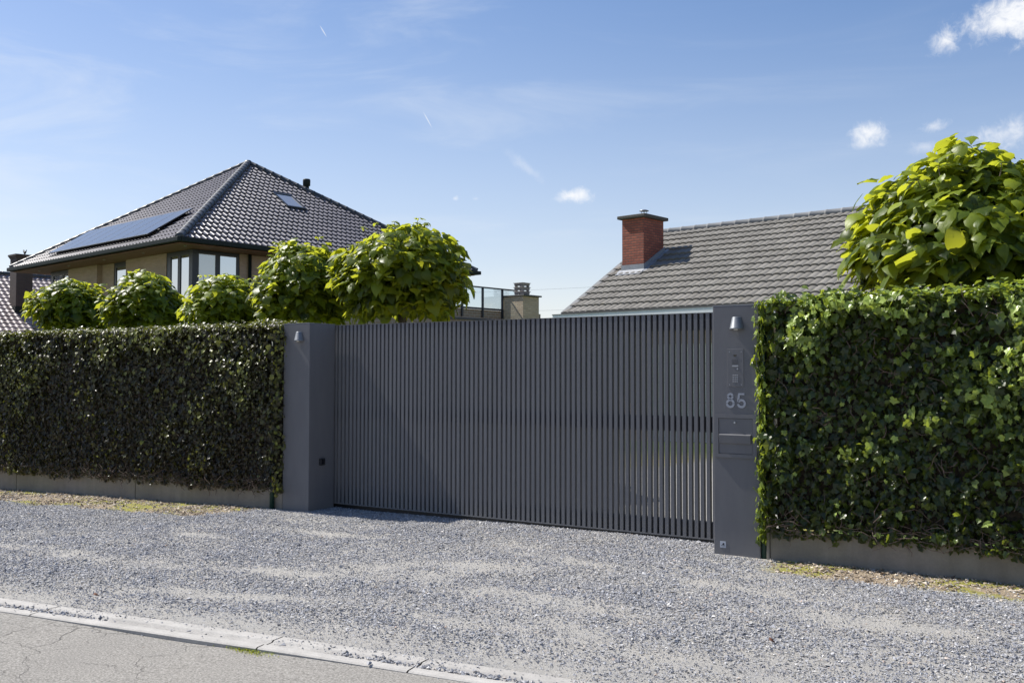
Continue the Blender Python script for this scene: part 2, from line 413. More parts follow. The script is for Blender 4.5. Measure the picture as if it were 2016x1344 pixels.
grit = t.noise(p, 75, 5, .8); grit2 = t.noise(p, 190, 3, .8); mid = t.noise(p, 3, 5, .6)
dust = t.ramp(grit, [(.25, (.25, .24, .225)), (.5, (.44, .425, .395)), (.75, (.60, .58, .54))])
dust = t.mix(.4, dust, t.ramp(mid, [(.3, (.8, .82, .86)), (.7, (1.1, 1.06, .98))]), 'MULTIPLY')
soil = t.ramp(grit, [(.25, (.13, .10, .07)), (.5, (.36, .29, .21)), (.8, (.58, .49, .38))])
moss = t.mix(t.math('MULTIPLY', t.step(t.noise(p, 1.7, 5, .7), .44, .56), .8), soil, (.30, .30, .04))
lawn = t.ramp(t.noise(p, 9, 6, .75), [(.3, (.05, .085, .02)), (.7, (.12, .17, .04))])
vg = t.n('ShaderNodeAttribute', attribute_name='verge').outputs['Fac']; lw = t.n('ShaderNodeAttribute', attribute_name='lawn').outputs['Fac']
c = t.mix(vg, dust, moss); c = t.mix(lw, c, lawn)
t.set(t.p.inputs['Base Color'], c); t.p.inputs['Roughness'].default_value = .95; t.p.inputs['Specular IOR Level'].default_value = .15
t.set(t.p.inputs['Normal'], t.bump(t.math('ADD', grit, t.math('MULTIPLY', grit2, .5)), .9, .012))
ground = np_mesh('ground', np.stack([X.ravel(), Y.ravel(), Z.ravel()], 1), [grid_faces(len(gx), len(gy))], mt, smooth=True)
vga = verge(X, Y)
lawn_m = np.where((Y > 8.35), np.where((X > -9.2) & (X < -1.9) & (Y < 17.4), 0, 1), 0)
lawn_m = np.where((X < -30) | (X > 14) | ((Y > 8.35) & (Y < 9.6) & ((X < -8) | (X > -2.4))), 1, lawn_m)
for nm, ar in (('verge', vga), ('lawn', lawn_m)):
    at = ground.data.attributes.new(nm, 'FLOAT', 'POINT'); at.data.foreach_set('value', ar.ravel().astype(np.float32))
tag(ground, kind='structure')

def along(s, d, z): q = KP+KD*s+KN*d; return (q.x, q.y, z)
# road sheet (asphalt) from the kerb away past the camera
mt, t = new_mat('worn_asphalt')
p = t.pos(); g1 = t.noise(p, 85, 5, .85); g2 = t.noise(p, 2.2, 5, .65)
c = t.ramp(g1, [(.34, (.10, .095, .085)), (.5, (.285, .27, .245)), (.66, (.48, .46, .42))])
c = t.mix(.35, c, t.ramp(g2, [(.3, (.78, .78, .78)), (.7, (1.08, 1.07, 1.05))]), 'MULTIPLY')
wp = t.n('ShaderNodeVectorMath', operation='ADD'); t.set(wp.inputs[0], p)
nz = t.n('ShaderNodeTexNoise'); t.set(nz.inputs['Vector'], p); nz.inputs['Scale'].default_value = 3; nz.inputs['Detail'].default_value = 5
t.set(wp.inputs[1], t.scale(nz.outputs['Color'], (.45, .45, .45)))
vo = t.n('ShaderNodeTexVoronoi', feature='DISTANCE_TO_EDGE'); t.set(vo.inputs['Vector'], t.scale(wp.outputs[0], (1.0, 1.9, 0))); vo.inputs['Scale'].default_value = 1.9
crk = t.math('MULTIPLY', t.math('SUBTRACT', 1, t.step(vo.outputs['Distance'], .002, .013)), t.step(t.noise(p, .8, 4, .6), .38, .5))
xyz = t.n('ShaderNodeSeparateXYZ'); t.set(xyz.inputs[0], p)
crk = t.math('MULTIPLY', crk, t.math('SUBTRACT', 1, t.step(xyz.outputs[0], -4.6, -3.6)))
c = t.mix(t.math('MULTIPLY', crk, .52), c, (.04, .036, .032))
t.set(t.p.inputs['Base Color'], c); t.p.inputs['Roughness'].default_value = .9; t.p.inputs['Specular IOR Level'].default_value = .2
t.set(t.p.inputs['Normal'], t.bump(t.math('SUBTRACT', g1, crk), .7, .006))
rs = np.concatenate([np.linspace(-120, -14, 12), np.linspace(-12, 6, 90), np.linspace(8, 120, 12)]); rd = np.linspace(-KW-.003, -7.5, 50)
SS, DD = np.meshgrid(rs, rd); RX = KP.x+KD.x*SS+KN.x*DD; RY = KP.y+KD.y*SS+KN.y*DD
def step_h(s): return .001+.020*np.exp(-((np.asarray(s)+2.35)/.75)**2)+.008*np.exp(-((np.asarray(s)-.3)/.5)**2)
RZ = ground_z(RX, RY)-step_h(SS)*np.clip(1.2+(DD+KW)*.5, .6, 1)-.002*(fbm(RX, RY, 2, 5)-.5)
tag(np_mesh('road', np.stack([RX.ravel(), RY.ravel(), RZ.ravel()], 1), [grid_faces(len(rs), len(rd))[:, ::-1]], mt, smooth=True), kind='structure')

# kerb: cast concrete, a flat inner strip, a shallow channel and a smooth road edge, in lengths with joints
mt, t = new_mat('kerb_concrete')
p = t.pos(); g1 = t.noise(p, 90, 4, .75); g2 = t.noise(p, 5, 5, .7)
c = t.ramp(g2, [(.3, (.36, .345, .32)), (.7, (.50, .48, .445))])
c = t.mix(.5, c, t.ramp(g1, [(.3, (.75, .75, .75)), (.6, (1.05, 1.05, 1.05))]), 'MULTIPLY')
c = t.mix(t.math('MULTIPLY', t.n('ShaderNodeAttribute', attribute_name='dirt').outputs['Fac'], t.step(t.noise(p, 3.3, 6, .7), .3, .6)), c, t.ramp(g1, [(.3, (.16, .15, .14)), (.6, (.36, .345, .32))]))
t.set(t.p.inputs['Base Color'], c); t.p.inputs['Roughness'].default_value = .85; t.set(t.p.inputs['Normal'], t.bump(g1, .6, .005))
joints = [-60, -30, -14, -9.2, -7.0, -5.2, -3.62, -1.82, -.86, .6, 2.4, 5, 12, 60]
prof = [(0, -.12), (0, .010), (-.004, .013), (-.085, .013), (-.10, .004), (-.15, .003), (-.165, .010), (-KW+.012, .008), (-KW, .001), (-KW, -.12)]
kv = []; kf = []
for a, b in zip(joints, joints[1:]):
    n = max(2, int((b-a)/.25)) if abs(a) < 14 else 6
    base = len(kv)
    for j in range(n+1):
        s_ = a+.005+(b-a-.010)*j/n
        for d, z in prof:
            x, y, _ = along(s_, d, 0); kv.append((x, y, float(ground_z(x, y))+z+ (float(vnoise(s_*3, d*9, 1, 4))-.5)*.003))
    m_ = len(prof)
    for j in range(n):
        for q in range(m_-1): kf.append((base+j*m_+q, base+j*m_+q+1, base+(j+1)*m_+q+1, base+(j+1)*m_+q))
    for j in (0, n):
        pass
kerb = np_mesh('kerb', np.array(kv), [np.array(kf)], mt)
at = kerb.data.attributes.new('dirt', 'FLOAT', 'POINT'); at.data.foreach_set('value', np.tile(np.array([.9, .7, .35, .1, .85, .9, .15, .0, .5, .9], np.float32), len(kv)//len(prof)))
tag(kerb, kind='structure')

# ------------------------------------------------------------------ gravel: separate stones
def stones(name, pts, size, mats, flat=.52, attr_pow=1.0):
    n = len(pts)
    base = np.array([(1, 0, 0), (0, 1, 0), (-1, 0, 0), (0, -1, 0), (0, 0, 1), (0, 0, -1)], float)
    v = np.repeat(base[None], n, 0)+rng.normal(0, .28, (n, 6, 3))
    v *= (size[:, None]*np.stack([rng.uniform(.8, 1.35, n), rng.uniform(.6, 1.0, n), flat*rng.uniform(.6, 1.2, n)], 1))[:, None, :]
    a = rng.uniform(0, 2*np.pi, n); ca, sa = np.cos(a), np.sin(a)
    tx = rng.normal(0, .26, n); ty = rng.normal(0, .26, n)
    v[..., 2] += tx[:, None]*v[..., 0]+ty[:, None]*v[..., 1]
    x = v[..., 0]*ca[:, None]-v[..., 1]*sa[:, None]; y = v[..., 0]*sa[:, None]+v[..., 1]*ca[:, None]
    v[..., 0] = x; v[..., 1] = y
    v += pts[:, None, :]
    tri = np.array([(0, 1, 4), (1, 2, 4), (2, 3, 4), (3, 0, 4), (1, 0, 5), (2, 1, 5), (3, 2, 5), (0, 3, 5)])
    f = (tri[None]+6*np.arange(n)[:, None, None]).reshape(-1, 3)
    return np_mesh(name, v.reshape(-1, 3), [f], mats, fattr=np.repeat(rng.uniform(0, 1, n)**attr_pow, 8))
mt, t = new_mat('gravel_chips')
a = t.attr('tone')
c = t.ramp(a, [(0, (.15, .155, .175)), (.2, (.235, .24, .262)), (.55, (.315, .322, .35)), (.9, (.43, .433, .45)), (.97, (.64, .63, .61)), (1, (.48, .36, .28))])
c = t.mix(.4, c, t.ramp(t.noise(t.pos(), 120, 2), [(.3, (.75, .75, .78)), (.7, (1.1, 1.1, 1.08))]), 'MULTIPLY')
c = t.mix(t.math('MULTIPLY', t.step(t.noise(t.pos(), 1.3, 4, .6), .4, .7), .35), c, (.50, .475, .43))
t.set(t.p.inputs['Base Color'], c); t.p.inputs['Roughness'].default_value = .65; t.p.inputs['Specular IOR Level'].default_value = .35
M['chips'] = mt
N = 1080000
x = rng.uniform(-15.5, 2.2, N); y = rng.uniform(3.2, 8.45, N)
kd = kerb_d(x, y); vg_ = verge(x, y); br = bare(x, y)
over = np.clip((fbm(x, y, 1.5, 61)-.42)*5, 0, .8)*np.clip((kd+.15)/.1, 0, 1)
dens = np.clip(1.0-.9*br, .06, 1)*(1-.93*vg_)*np.where(kd > .015, 1, over)
dens = np.where((y > 7.8) & ((x < -7.62) | (x > -2.9)), 0, dens)
keep = rng.uniform(0, 1, N) < dens*.72
x, y, br = x[keep], y[keep], br[keep]
sz = rng.lognormal(math.log(.0057), .36, len(x))*(1-.4*br); sz = np.clip(sz, .003, .019)
kd = kerb_d(x, y); z = np.where(kd > .015, ground_h(x, y)+rng.uniform(-.002, .006, len(x)), ground_z(x, y)+.014)+sz*.25
tag(stones('gravel', np.stack([x, y, z], 1), sz, mt), kind='stuff')
# stray chips on the kerb and at the road edge, crumbs in the channel
n = 5200; s_ = rng.uniform(-9, 4, n); d = np.where(rng.uniform(0, 1, n) < .62, rng.normal(-.125, .018, n), rng.uniform(-KW-.25, 0, n))
on = vnoise(s_*1.1, s_*0, 1, 12); keep = rng.uniform(0, 1, n) < np.where(np.abs(d+.125) < .04, np.clip((on-.25)*2, .03, 1), np.where(d < -KW, .10*np.exp((d+KW)*14)+.012, .07))
s_, d = s_[keep], d[keep]; x = KP.x+KD.x*s_+KN.x*d; y = KP.y+KD.y*s_+KN.y*d
sz = np.clip(rng.lognormal(math.log(.0075), .4, len(x)), .003, .016)
zz = ground_z(x, y)+np.where(d < -KW, -step_h(s_), np.where(np.abs(d+.125) < .03, .004, .013))+sz*.3
tag(stones('kerb_gravel', np.stack([x, y, zz], 1), sz, mt), kind='stuff')
# crumbs of earth and dead leaf on the verge
mt, t = new_mat('verge_crumbs'); a = t.attr('tone')
t.set(t.p.inputs['Base Color'], t.ramp(a, [(0, (.07, .05, .035)), (.35, (.25, .19, .13)), (.75, (.46, .38, .28)), (1, (.66, .58, .48))])); t.p.inputs['Roughness'].default_value = .9
n = 60000; x = rng.uniform(-15.5, 2.2, n); y = rng.uniform(6.6, 7.83, n); keep = rng.uniform(0, 1, n) < verge(x, y)*np.where(fbm(x, y, 1.7, 91) > .5, .15, .75)
x, y = x[keep], y[keep]; sz = np.clip(rng.lognormal(math.log(.008), .5, len(x)), .003, .024)
tag(stones('soil_crumbs', np.stack([x, y, ground_h(x, y)+sz*.2], 1), sz, mt, .5), kind='stuff')

# ------------------------------------------------------------------ leaves
def tri_fan_leaf(outline, centre, fold=.12, droop=.15):
    """flat lobed outline -> centre fan, folded along the midrib"""
    v = [centre]+list(outline); v = np.array([(x, y, fold*abs(x)-droop*y*y) for x, y in v])
    n = len(outline); f = np.array([(0, 1+i, 1+(i+1) % n) for i in range(n)])
    return v, f
IVY_V, IVY_F = tri_fan_leaf([(0, -.02), (.22, -.15), (.46, .04), (.40, .24), (.56, .50), (.30, .62), (.14, .86), (0, 1.0), (-.12, .84), (-.30, .60), (-.54, .46), (-.41, .22), (-.47, .0), (-.22, -.16)], (0, .3), .20, .20)
def heart_leaf():
    ts = [0, .06, .2, .4, .6, .8, 1]; ws = [.10, .34, .50, .47, .35, .17, .015]; back = [0, -.10, 0, 0, 0, 0, 0]
    v = []
    for t_, w_, b_ in zip(ts, ws, back):
        for sx in (-1, -.5, 0, .5, 1):
            xx = sx*w_; v.append((xx, t_+(b_*abs(sx) if b_ else 0), .16*abs(xx)-.62*xx*xx-.30*t_*t_+.035*math.sin(11*t_+5*sx)))
    f = [(r*5+c_, r*5+c_+1, (r+1)*5+c_+1, (r+1)*5+c_) for r in range(6) for c_ in range(4)]
    return np.array(v), np.array(f)
HEART_V, HEART_F = heart_leaf()
def nrmz(a): return a/np.maximum(np.linalg.norm(a, axis=1, keepdims=True), 1e-9)
def leaf_verts(P, D, Nn, L, TV, curl=None, jit=0):
    Nn = nrmz(Nn); D = nrmz(D-Nn*np.sum(D*Nn, 1, keepdims=True)); Sd = np.cross(D, Nn)
    tv = np.repeat(TV[None], len(P), 0)
    if jit:
        tv = tv*np.stack([rng.uniform(.75, 1.15, (len(P), 1)), np.ones((len(P), 1)), rng.uniform(.4, 1.8, (len(P), 1))], -1)+rng.normal(0, jit, tv.shape)*np.array([1, 1, .5])
    if curl is not None: tv[..., 2] -= curl[:, None]*tv[..., 1]**2
    return P[:, None, :]+L[:, None, None]*(tv[..., 0:1]*Sd[:, None]+tv[..., 1:2]*D[:, None]+tv[..., 2:3]*Nn[:, None])
def leaves(name, P, D, Nn, L, TV, TF, mat, tone, parent, smooth=True, curl=None, jit=0):
    v = leaf_verts(P, D, Nn, L, TV, curl, jit); n, k_ = v.shape[:2]
    f = (TF[None]+k_*np.arange(n)[:, None, None]).reshape(-1, TF.shape[1])
    return np_mesh(name, v.reshape(-1, 3), [f], mat, parent, np.repeat(tone, len(TF)), smooth)
def twig_mesh(name, segs, mat, parent, n=4):
    """segs: list of (points, r0, r1)"""
    mb = MB()
    for pts, r0, r1 in segs: mb.tube(pts, r0, n, r1, cap=False)
    return mb.build(name, mat, parent)

# ------------------------------------------------------------------ ivy hedges
def hedge(x0, x1, yf, thick, zb, zt, org, label, n_front, n_top, Lmu, mat, rag, end_left, end_right, clump, seed, lift=.1, twig=None, cd=0):
    g = np.random.default_rng(seed); O = np.array(org)
    root = empty('ivy_hedge', org, label, 'hedge')
    # dark inner mass of old stems
    nx, nz = max(8, int((x1-x0)/.08)), 26
    def sheet(yc, sgn, s0):
        xs = np.linspace(x0+.05, x1-.05, nx); zs = np.linspace(0, 1, nz); XX, ZZ = np.meshgrid(xs, zs)
        zz = zb(XX)+.03+(zt-.05-zb(XX))*ZZ
        return np.stack([XX, yc+sgn*.05*(fbm(XX, zz, 6, s0)-.5)*2, zz], -1)
    A = sheet(yf+.125, 1, seed); B = sheet(yf+thick-.06, 1, seed+1)
    vv = np.concatenate([A.reshape(-1, 3), B.reshape(-1, 3)])-O
    q = grid_faces(nx, nz); nA = nx*nz; fs = [q, q[:, ::-1]+nA]
    i = np.arange(nA).reshape(nz, nx)
    top = np.stack([i[-1, :-1], i[-1, 1:], i[-1, 1:]+nA, i[-1, :-1]+nA], 1); bot = np.stack([i[0, 1:], i[0, :-1], i[0, :-1]+nA, i[0, 1:]+nA], 1)
    le = np.stack([i[1:, 0], i[:-1, 0], i[:-1, 0]+nA, i[1:, 0]+nA], 1); ri = np.stack([i[:-1, -1], i[1:, -1], i[1:, -1]+nA, i[:-1, -1]+nA], 1)
    # leaves
    P = []; Nn = []; D = []; L = []; Rn = []
    x = g.uniform(x0, x1, n_front); u = g.uniform(0, 1, n_front)
    ztx = zt+.05*(fbm(x, x*0, .9, seed+31)-.5); z = zb(x)-.05*g.uniform(0, 1, n_front)**2 + (ztx-zb(x)+.02)*u
    cl = fbm(x, z, clump[0], seed+5)+.35*(fbm(x, z, clump[0]*3.1, seed+6)-.5)
    keep = g.uniform(0, 1, n_front) < np.clip((cl-clump[1])*clump[2], clump[3], 1)
    x, z, u, cl = x[keep], z[keep], u[keep], cl[keep]; n = len(x)
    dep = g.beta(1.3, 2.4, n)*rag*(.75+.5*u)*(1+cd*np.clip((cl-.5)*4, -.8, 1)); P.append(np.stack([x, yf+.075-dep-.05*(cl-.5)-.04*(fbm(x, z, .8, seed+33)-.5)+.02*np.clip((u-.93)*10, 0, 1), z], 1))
    Nn.append(np.stack([g.normal(-.05, .55, n), -np.ones(n), g.normal(.05+.45*u, .62, n)], 1)); D.append(np.stack([g.normal(0, .5, n), g.normal(-.15, .2, n), -np.ones(n)], 1))
    L.append(Lmu*g.lognormal(0, .30, n)*(.8+.3*u)); Rn.append(np.clip(g.beta(1.2, 3.4, n)+.25*(cl-.5)+.55*(dep/rag-.42)+lift*(u-.5), 0, 1))  # recessed and lower leaves darker, protruding ones paler: hedge shade put into the tone
    n = n_top; x = g.uniform(x0, x1, n); y = g.uniform(yf-.02, yf+thick, n)
    P.append(np.stack([x, y, zt+.05*(fbm(x, x*0, .9, seed+31)-.5)-.02+g.normal(0, .018, n)+.06*(fbm(x, y, 3, seed+8)-.5)+rag*.6*g.uniform(0, 1, n)**6], 1))
    Nn.append(np.stack([g.normal(0, .4, n), g.normal(-.15, .4, n), np.ones(n)], 1)); D.append(np.stack([g.normal(0, 1, n), g.normal(-.3, .8, n), g.normal(-.2, .3, n)], 1))
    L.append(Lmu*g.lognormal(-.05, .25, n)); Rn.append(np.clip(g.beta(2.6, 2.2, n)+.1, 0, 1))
    for xe, sg, on in ((x0, -1, end_left), (x1, 1, end_right)):
        if not on: continue
        n = on; y = yf-.04+thick*g.beta(1, 2.6, n); z = g.uniform(0, 1, n)**1.0*(zt-.16)+.16
        P.append(np.stack([xe+sg*g.beta(1.5, 2, n)*rag*.8, y, z], 1))
        Nn.append(np.stack([sg*np.ones(n), g.normal(-.5, .4, n), g.normal(.35, .4, n)], 1)); D.append(np.stack([g.normal(0, .3, n), g.normal(0, .5, n), -np.ones(n)], 1))
        L.append(Lmu*g.lognormal(0, .25, n)); Rn.append(np.clip(g.beta(2, 2.4, n)+.1, 0, 1))
    P, Nn, D, L, Rn = map(np.concatenate, (P, Nn, D, L, Rn))
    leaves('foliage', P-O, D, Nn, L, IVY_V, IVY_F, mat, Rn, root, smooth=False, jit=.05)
    # bare twigs
    tw = []
    for _ in range(int((x1-x0)*110)):
        px, pz = g.uniform(x0, x1), 0
        pz = float(zb(px))+.02+(zt-float(zb(px))-.04)*g.uniform(0, 1)
        a = g.uniform(0, 2*np.pi); pts = []; q = np.array([px, yf+.045+g.normal(0, .015), pz])
        for k_ in range(4):
            pts.append(q-O); a += g.normal(0, .7); q = q+np.array([math.cos(a)*.05, g.normal(-.01, .018), math.sin(a)*.05])
        tw.append((pts, .0034, .0016))
    for _ in range(int((x1-x0)*40)):
        px = g.uniform(x0, x1); z0 = float(zb(px)); q = np.array([px, yf+.03-g.uniform(0, .05), z0+g.uniform(-.02, .12)]); a = g.choice([0, np.pi])+g.normal(0, .5); pts = []
        for k_ in range(5): pts.append(q-O); a += g.normal(0, .6); q = q+np.array([math.cos(a)*.045, g.normal(0, .012), math.sin(a)*.03])
        tw.append((pts, .0036, .002))
    mb = MB()
    for pts, r0, r1 in tw: mb.tube(pts, r0, 4, r1, cap=False)
    tf = np.array(mb.f)+len(vv); sf = np.concatenate(fs+[top, bot, le, ri])
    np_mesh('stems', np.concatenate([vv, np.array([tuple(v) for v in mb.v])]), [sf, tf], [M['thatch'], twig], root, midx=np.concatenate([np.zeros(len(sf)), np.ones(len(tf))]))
    return root
zbL = lambda x: np.interp(x, [-17, -13.67, -10.6, -8.06], [.06, .13, .16, .195])+.03*(vnoise(np.asarray(x)*1.0, np.asarray(x)*0, 6, 3)-.5)
zbR = lambda x: .225+.035*(vnoise(np.asarray(x)*1.0, np.asarray(x)*0, 5, 8)-.5)+0*np.asarray(x)
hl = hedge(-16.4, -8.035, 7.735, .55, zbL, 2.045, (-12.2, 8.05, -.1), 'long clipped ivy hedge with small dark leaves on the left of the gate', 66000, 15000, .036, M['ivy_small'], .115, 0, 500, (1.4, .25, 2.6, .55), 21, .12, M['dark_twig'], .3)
hr = hedge(-2.43, 1.7, 7.765, .6, zbR, 2.105, (-.4, 8.08, 0), 'loose ivy hedge with large pale leaves, right of the house number pillar', 25000, 6500, .047, M['ivy_large'], .125, 1050, 0, (3.4, .34, 3.0, .4), 22, .25, M['twig'], .4)

# ------------------------------------------------------------------ concrete base walls, fence posts
mt, t = new_mat('base_concrete')
p = t.pos(); n1 = t.noise(p, 2.6, 6, .7); n2 = t.noise(p, 60, 4, .7); n3 = t.noise(t.scale(p, (4, 4, .6)), 2.5, 5, .6)
c = t.ramp(n1, [(.3, (.19, .172, .145)), (.7, (.27, .248, .212))]); c = t.mix(.4, c, t.ramp(n3, [(.35, (.72, .7, .66)), (.6, (1, 1, 1))]), 'MULTIPLY')
c = t.mix(.3, c, t.ramp(n2, [(.3, (.7, .7, .7)), (.7, (1.1, 1.1, 1.1))]), 'MULTIPLY')
t.set(t.p.inputs['Base Color'], c); t.p.inputs['Roughness'].default_value = .9; t.set(t.p.inputs['Normal'], t.bump(n2, .35, .004))
M['base'] = mt
PAN = [(-15.9, -13.262, 'concrete base panel leaving the frame under the far left of the hedge'),
       (-13.25, -10.607, 'concrete base panel under the hedge between the two dark joints'),
       (-10.595, -8.0, 'concrete base panel under the hedge, next to the lampless edge of the left pillar'),
       (-2.426, .35, 'shaded concrete base panel under the right hedge with an ivy sprig over it')]
PAN[2] = (-10.595, -8.0, 'concrete base panel under the hedge, ending at the left gate pillar')
for a, b, lb in PAN:
    mb = MB(((a+b)/2, 7.86, -.2)); za, zb_ = float(ground_z(a, 7.8)), float(ground_z(b, 7.8))
    mb.hexa([(a, 7.83, za-.3), (b, 7.83, zb_-.3), (b, 7.89, zb_-.3), (a, 7.89, za-.3), (a, 7.83, .24), (b, 7.83, .24), (b, 7.89, .24), (a, 7.89, .24)])
    o = mb.build('concrete_panel', mt, None, .006); tag(o, lb, 'concrete panel', 'concrete panels along the foot of the hedges')
mb = MB((-2.44, 7.85, -.1)); mb.box(-2.452, -2.428, 7.815, 7.88, -.2, .31)
tag(mb.build('edge_strip', M['base'], None, .004), 'narrow upright concrete strip between the green post and the right base panel', 'concrete strip')
for xx, yy, lb in ((-8.128, 7.80, 'green steel post left of the lamp pillar at the hedge end'), (-2.482, 7.862, 'green steel post in the shade behind the right gate pillar')):
    r = empty('fence_post', (xx, yy, -.05), lb, 'post', 'green fence posts')
    mb = MB((xx, yy, -.05)); mb.tube([(xx, yy, -.2), (xx, yy, 2.0)], .026, 14); mb.build('tube', M['green_post'], r)
    mb = MB((xx, yy, -.05)); mb.lathe((xx, yy, 2.0), [(.0285, -.02), (.0285, .006), (.018, .014), (.002, .016)], 14); mb.build('post_cap', M['black'], r)

# ------------------------------------------------------------------ gate pillars and their fittings
def pillar(x0, x1, zt, label):
    r = empty('gate_pillar', ((x0+x1)/2, 8.035, 0), label, 'pillar', 'pillars at the ends of the gate')
    mb = MB(r.location); mb.box(x0, x1, 7.83, 8.24, -.15, zt); mb.build('shaft', M['grey'], r, .006)
    mb = MB(r.location); mb.box(x0-.001, x1+.001, 7.829, 8.241, zt+.0005, zt+.004); mb.build('cap_sheet', M['steel'], r, .001)
    return r
pillar(-7.9946, -7.5946, 2.066, 'broad dark grey gate pillar on the left, bare but for a lamp')
pillar(-2.908, -2.508, 2.082, 'dark grey gate pillar with house number, intercom and letter box')
def wall_lamp(cx, z0, label):
    Yf = 7.83; r = empty('wall_lamp', (cx, Yf, z0), label, 'wall lamp', 'lamps on the gate pillars')
    mb = MB(r.location); mb.lathe((cx, Yf-.004, z0), [(.001, .105), (.036, .105), (.04, .1), (.058, .014), (.06, .012), (.062, 0), (.057, 0), (.054, .012), (.038, .094)], 28, a0=math.pi, a1=2*math.pi, cap=False)
    mb.build('shade', M['lamp'], r)
    mb = MB(r.location); mb.box(cx-.03, cx+.03, Yf-.012, Yf-.0005, z0+.02, z0+.095); mb.build('back_plate', M['lamp'], r)
    mb = MB(r.location); mb.lathe((cx, Yf-.032, z0), [(.017, -.006), (.019, .03)], 16); mb.build('lens', M['wood_beam'], r)
    return r
wall_lamp(-7.745, 1.868, 'conical grey lamp near the top of the bare left pillar')
wall_lamp(-2.694, 1.880, 'conical grey lamp above the intercom on the right pillar')
# intercom
ix0, ix1, iz0, iz1, Yf = -2.780, -2.638, 1.397, 1.717, 7.83
r = empty('intercom_panel', ((ix0+ix1)/2, Yf, iz0), 'flat grey intercom plate with keypad and camera, above the house number', 'intercom')
O = r.location
mb = MB(O); mb.box(ix0, ix1, Yf-.004, Yf-.0005, iz0, iz1); mb.build('face_plate', M['grey'], r, .0015)
ic = (ix0+ix1)/2 - .003
for sx, sz in ((ix0+.02, iz1-.025), (ix1-.02, iz1-.025), (ix0+.02, iz0+.02), (ix1-.02, iz0+.02)):
    mb = MB(O); mb.tube([(sx, Yf-.0045, sz), (sx, Yf-.0065, sz)], .004, 10); mb.build('screw', M['steel'], r)
mb = MB(O); n_ = 20
arc = [(ic+.015*math.cos(a), iz1-.050+.015*math.sin(a)*1.0) for a in np.linspace(math.pi, 2*math.pi, n_)]
mb.poly([(x_, Yf-.0046, z_) for x_, z_ in arc]); mb.poly([(x_, Yf-.0066, z_) for x_, z_ in arc])
for (xa, za), (xb, zb_) in zip(arc, arc[1:]+arc[:1]): mb.poly([(xa, Yf-.0046, za), (xb, Yf-.0046, zb_), (xb, Yf-.0066, zb_), (xa, Yf-.0066, za)])
mb.build('camera_window', M['glass_lens'], r)
mb = MB(O)
for i in range(6):
    for j in range(5):
        a_, b_ = ic-.0235+i*.0095, iz1-.092-j*.009; mb.box(a_-.0022, a_+.0022, Yf-.0048, Yf-.0043, b_-.0022, b_+.0022)
mb.build('speaker_grille', M['black'], r)
mb = MB(O); mb.box(ic-.024, ic+.028, Yf-.006, Yf-.0043, iz1-.150, iz1-.138); mb.build('name_plate', M['steel'], r)
mb = MB(O); mb.tube([(ic+.022, Yf-.0043, iz1-.168), (ic+.022, Yf-.009, iz1-.168)], .007, 16); mb.build('call_button', M['steel'], r)
for j in range(4):
    for i in range(3):
        a_, b_ = ic-.016+i*.017, iz1-.222-j*.0175
        mb = MB(O); mb.box(a_-.0055, a_+.0055, Yf-.0062, Yf-.0043, b_-.0042, b_+.0042); mb.build('key', M['steel'], r, .0008)
# house number 85 in stencilled steel digits
def ring(mb, cx, cz, ro, ri, spans, y0, y1, n=28):
    for a0, a1 in spans:
        k_ = max(3, int(n*(a1-a0)/(2*math.pi))); an = np.linspace(a0, a1, k_+1)
        for p_, q_ in zip(an, an[1:]):
            c = [(cx+rr*math.cos(a), cz+rr*math.sin(a)) for rr, a in ((ri, p_), (ro, p_), (ro, q_), (ri, q_))]
            mb.hexa([(c[0][0], y1, c[0][1]), (c[1][0], y1, c[1][1]), (c[2][0], y1, c[2][1]), (c[3][0], y1, c[3][1]), (c[0][0], y0, c[0][1]), (c[1][0], y0, c[1][1]), (c[2][0], y0, c[2][1]), (c[3][0], y0, c[3][1])])
r = empty('house_number', (-2.706, Yf, 1.22), 'house number 85 in stencilled steel digits between intercom and letter box', 'house number')
y0, y1 = Yf-.005, Yf-.0006
mb = MB(r.location); g = .07
ring(mb, -2.755, 1.318, .0285, .0115, [(.09, math.pi-.09), (math.pi+.09, 2*math.pi-.09)], y0, y1)
ring(mb, -2.755, 1.2585, .0385, .0195, [(.07, math.pi-.07), (math.pi+.07, 2*math.pi-.07)], y0, y1)
mb.build('digit', M['digit'], r)
mb = MB(r.location)
def bar(pts):
    mb.hexa([(x_, y1, z_) for x_, z_ in pts]+[(x_, y0, z_) for x_, z_ in pts])
bar([(-2.689, 1.330), (-2.633, 1.330), (-2.633, 1.3455), (-2.686, 1.3455)])
bar([(-2.697, 1.276), (-2.678, 1.280), (-2.6716, 1.3298), (-2.6895, 1.3298)])
ring(mb, -2.659, 1.2585, .0385, .0195, [(-math.pi*.955, math.pi*.86)], y0, y1)
mb.build('digit', M['digit'], r)
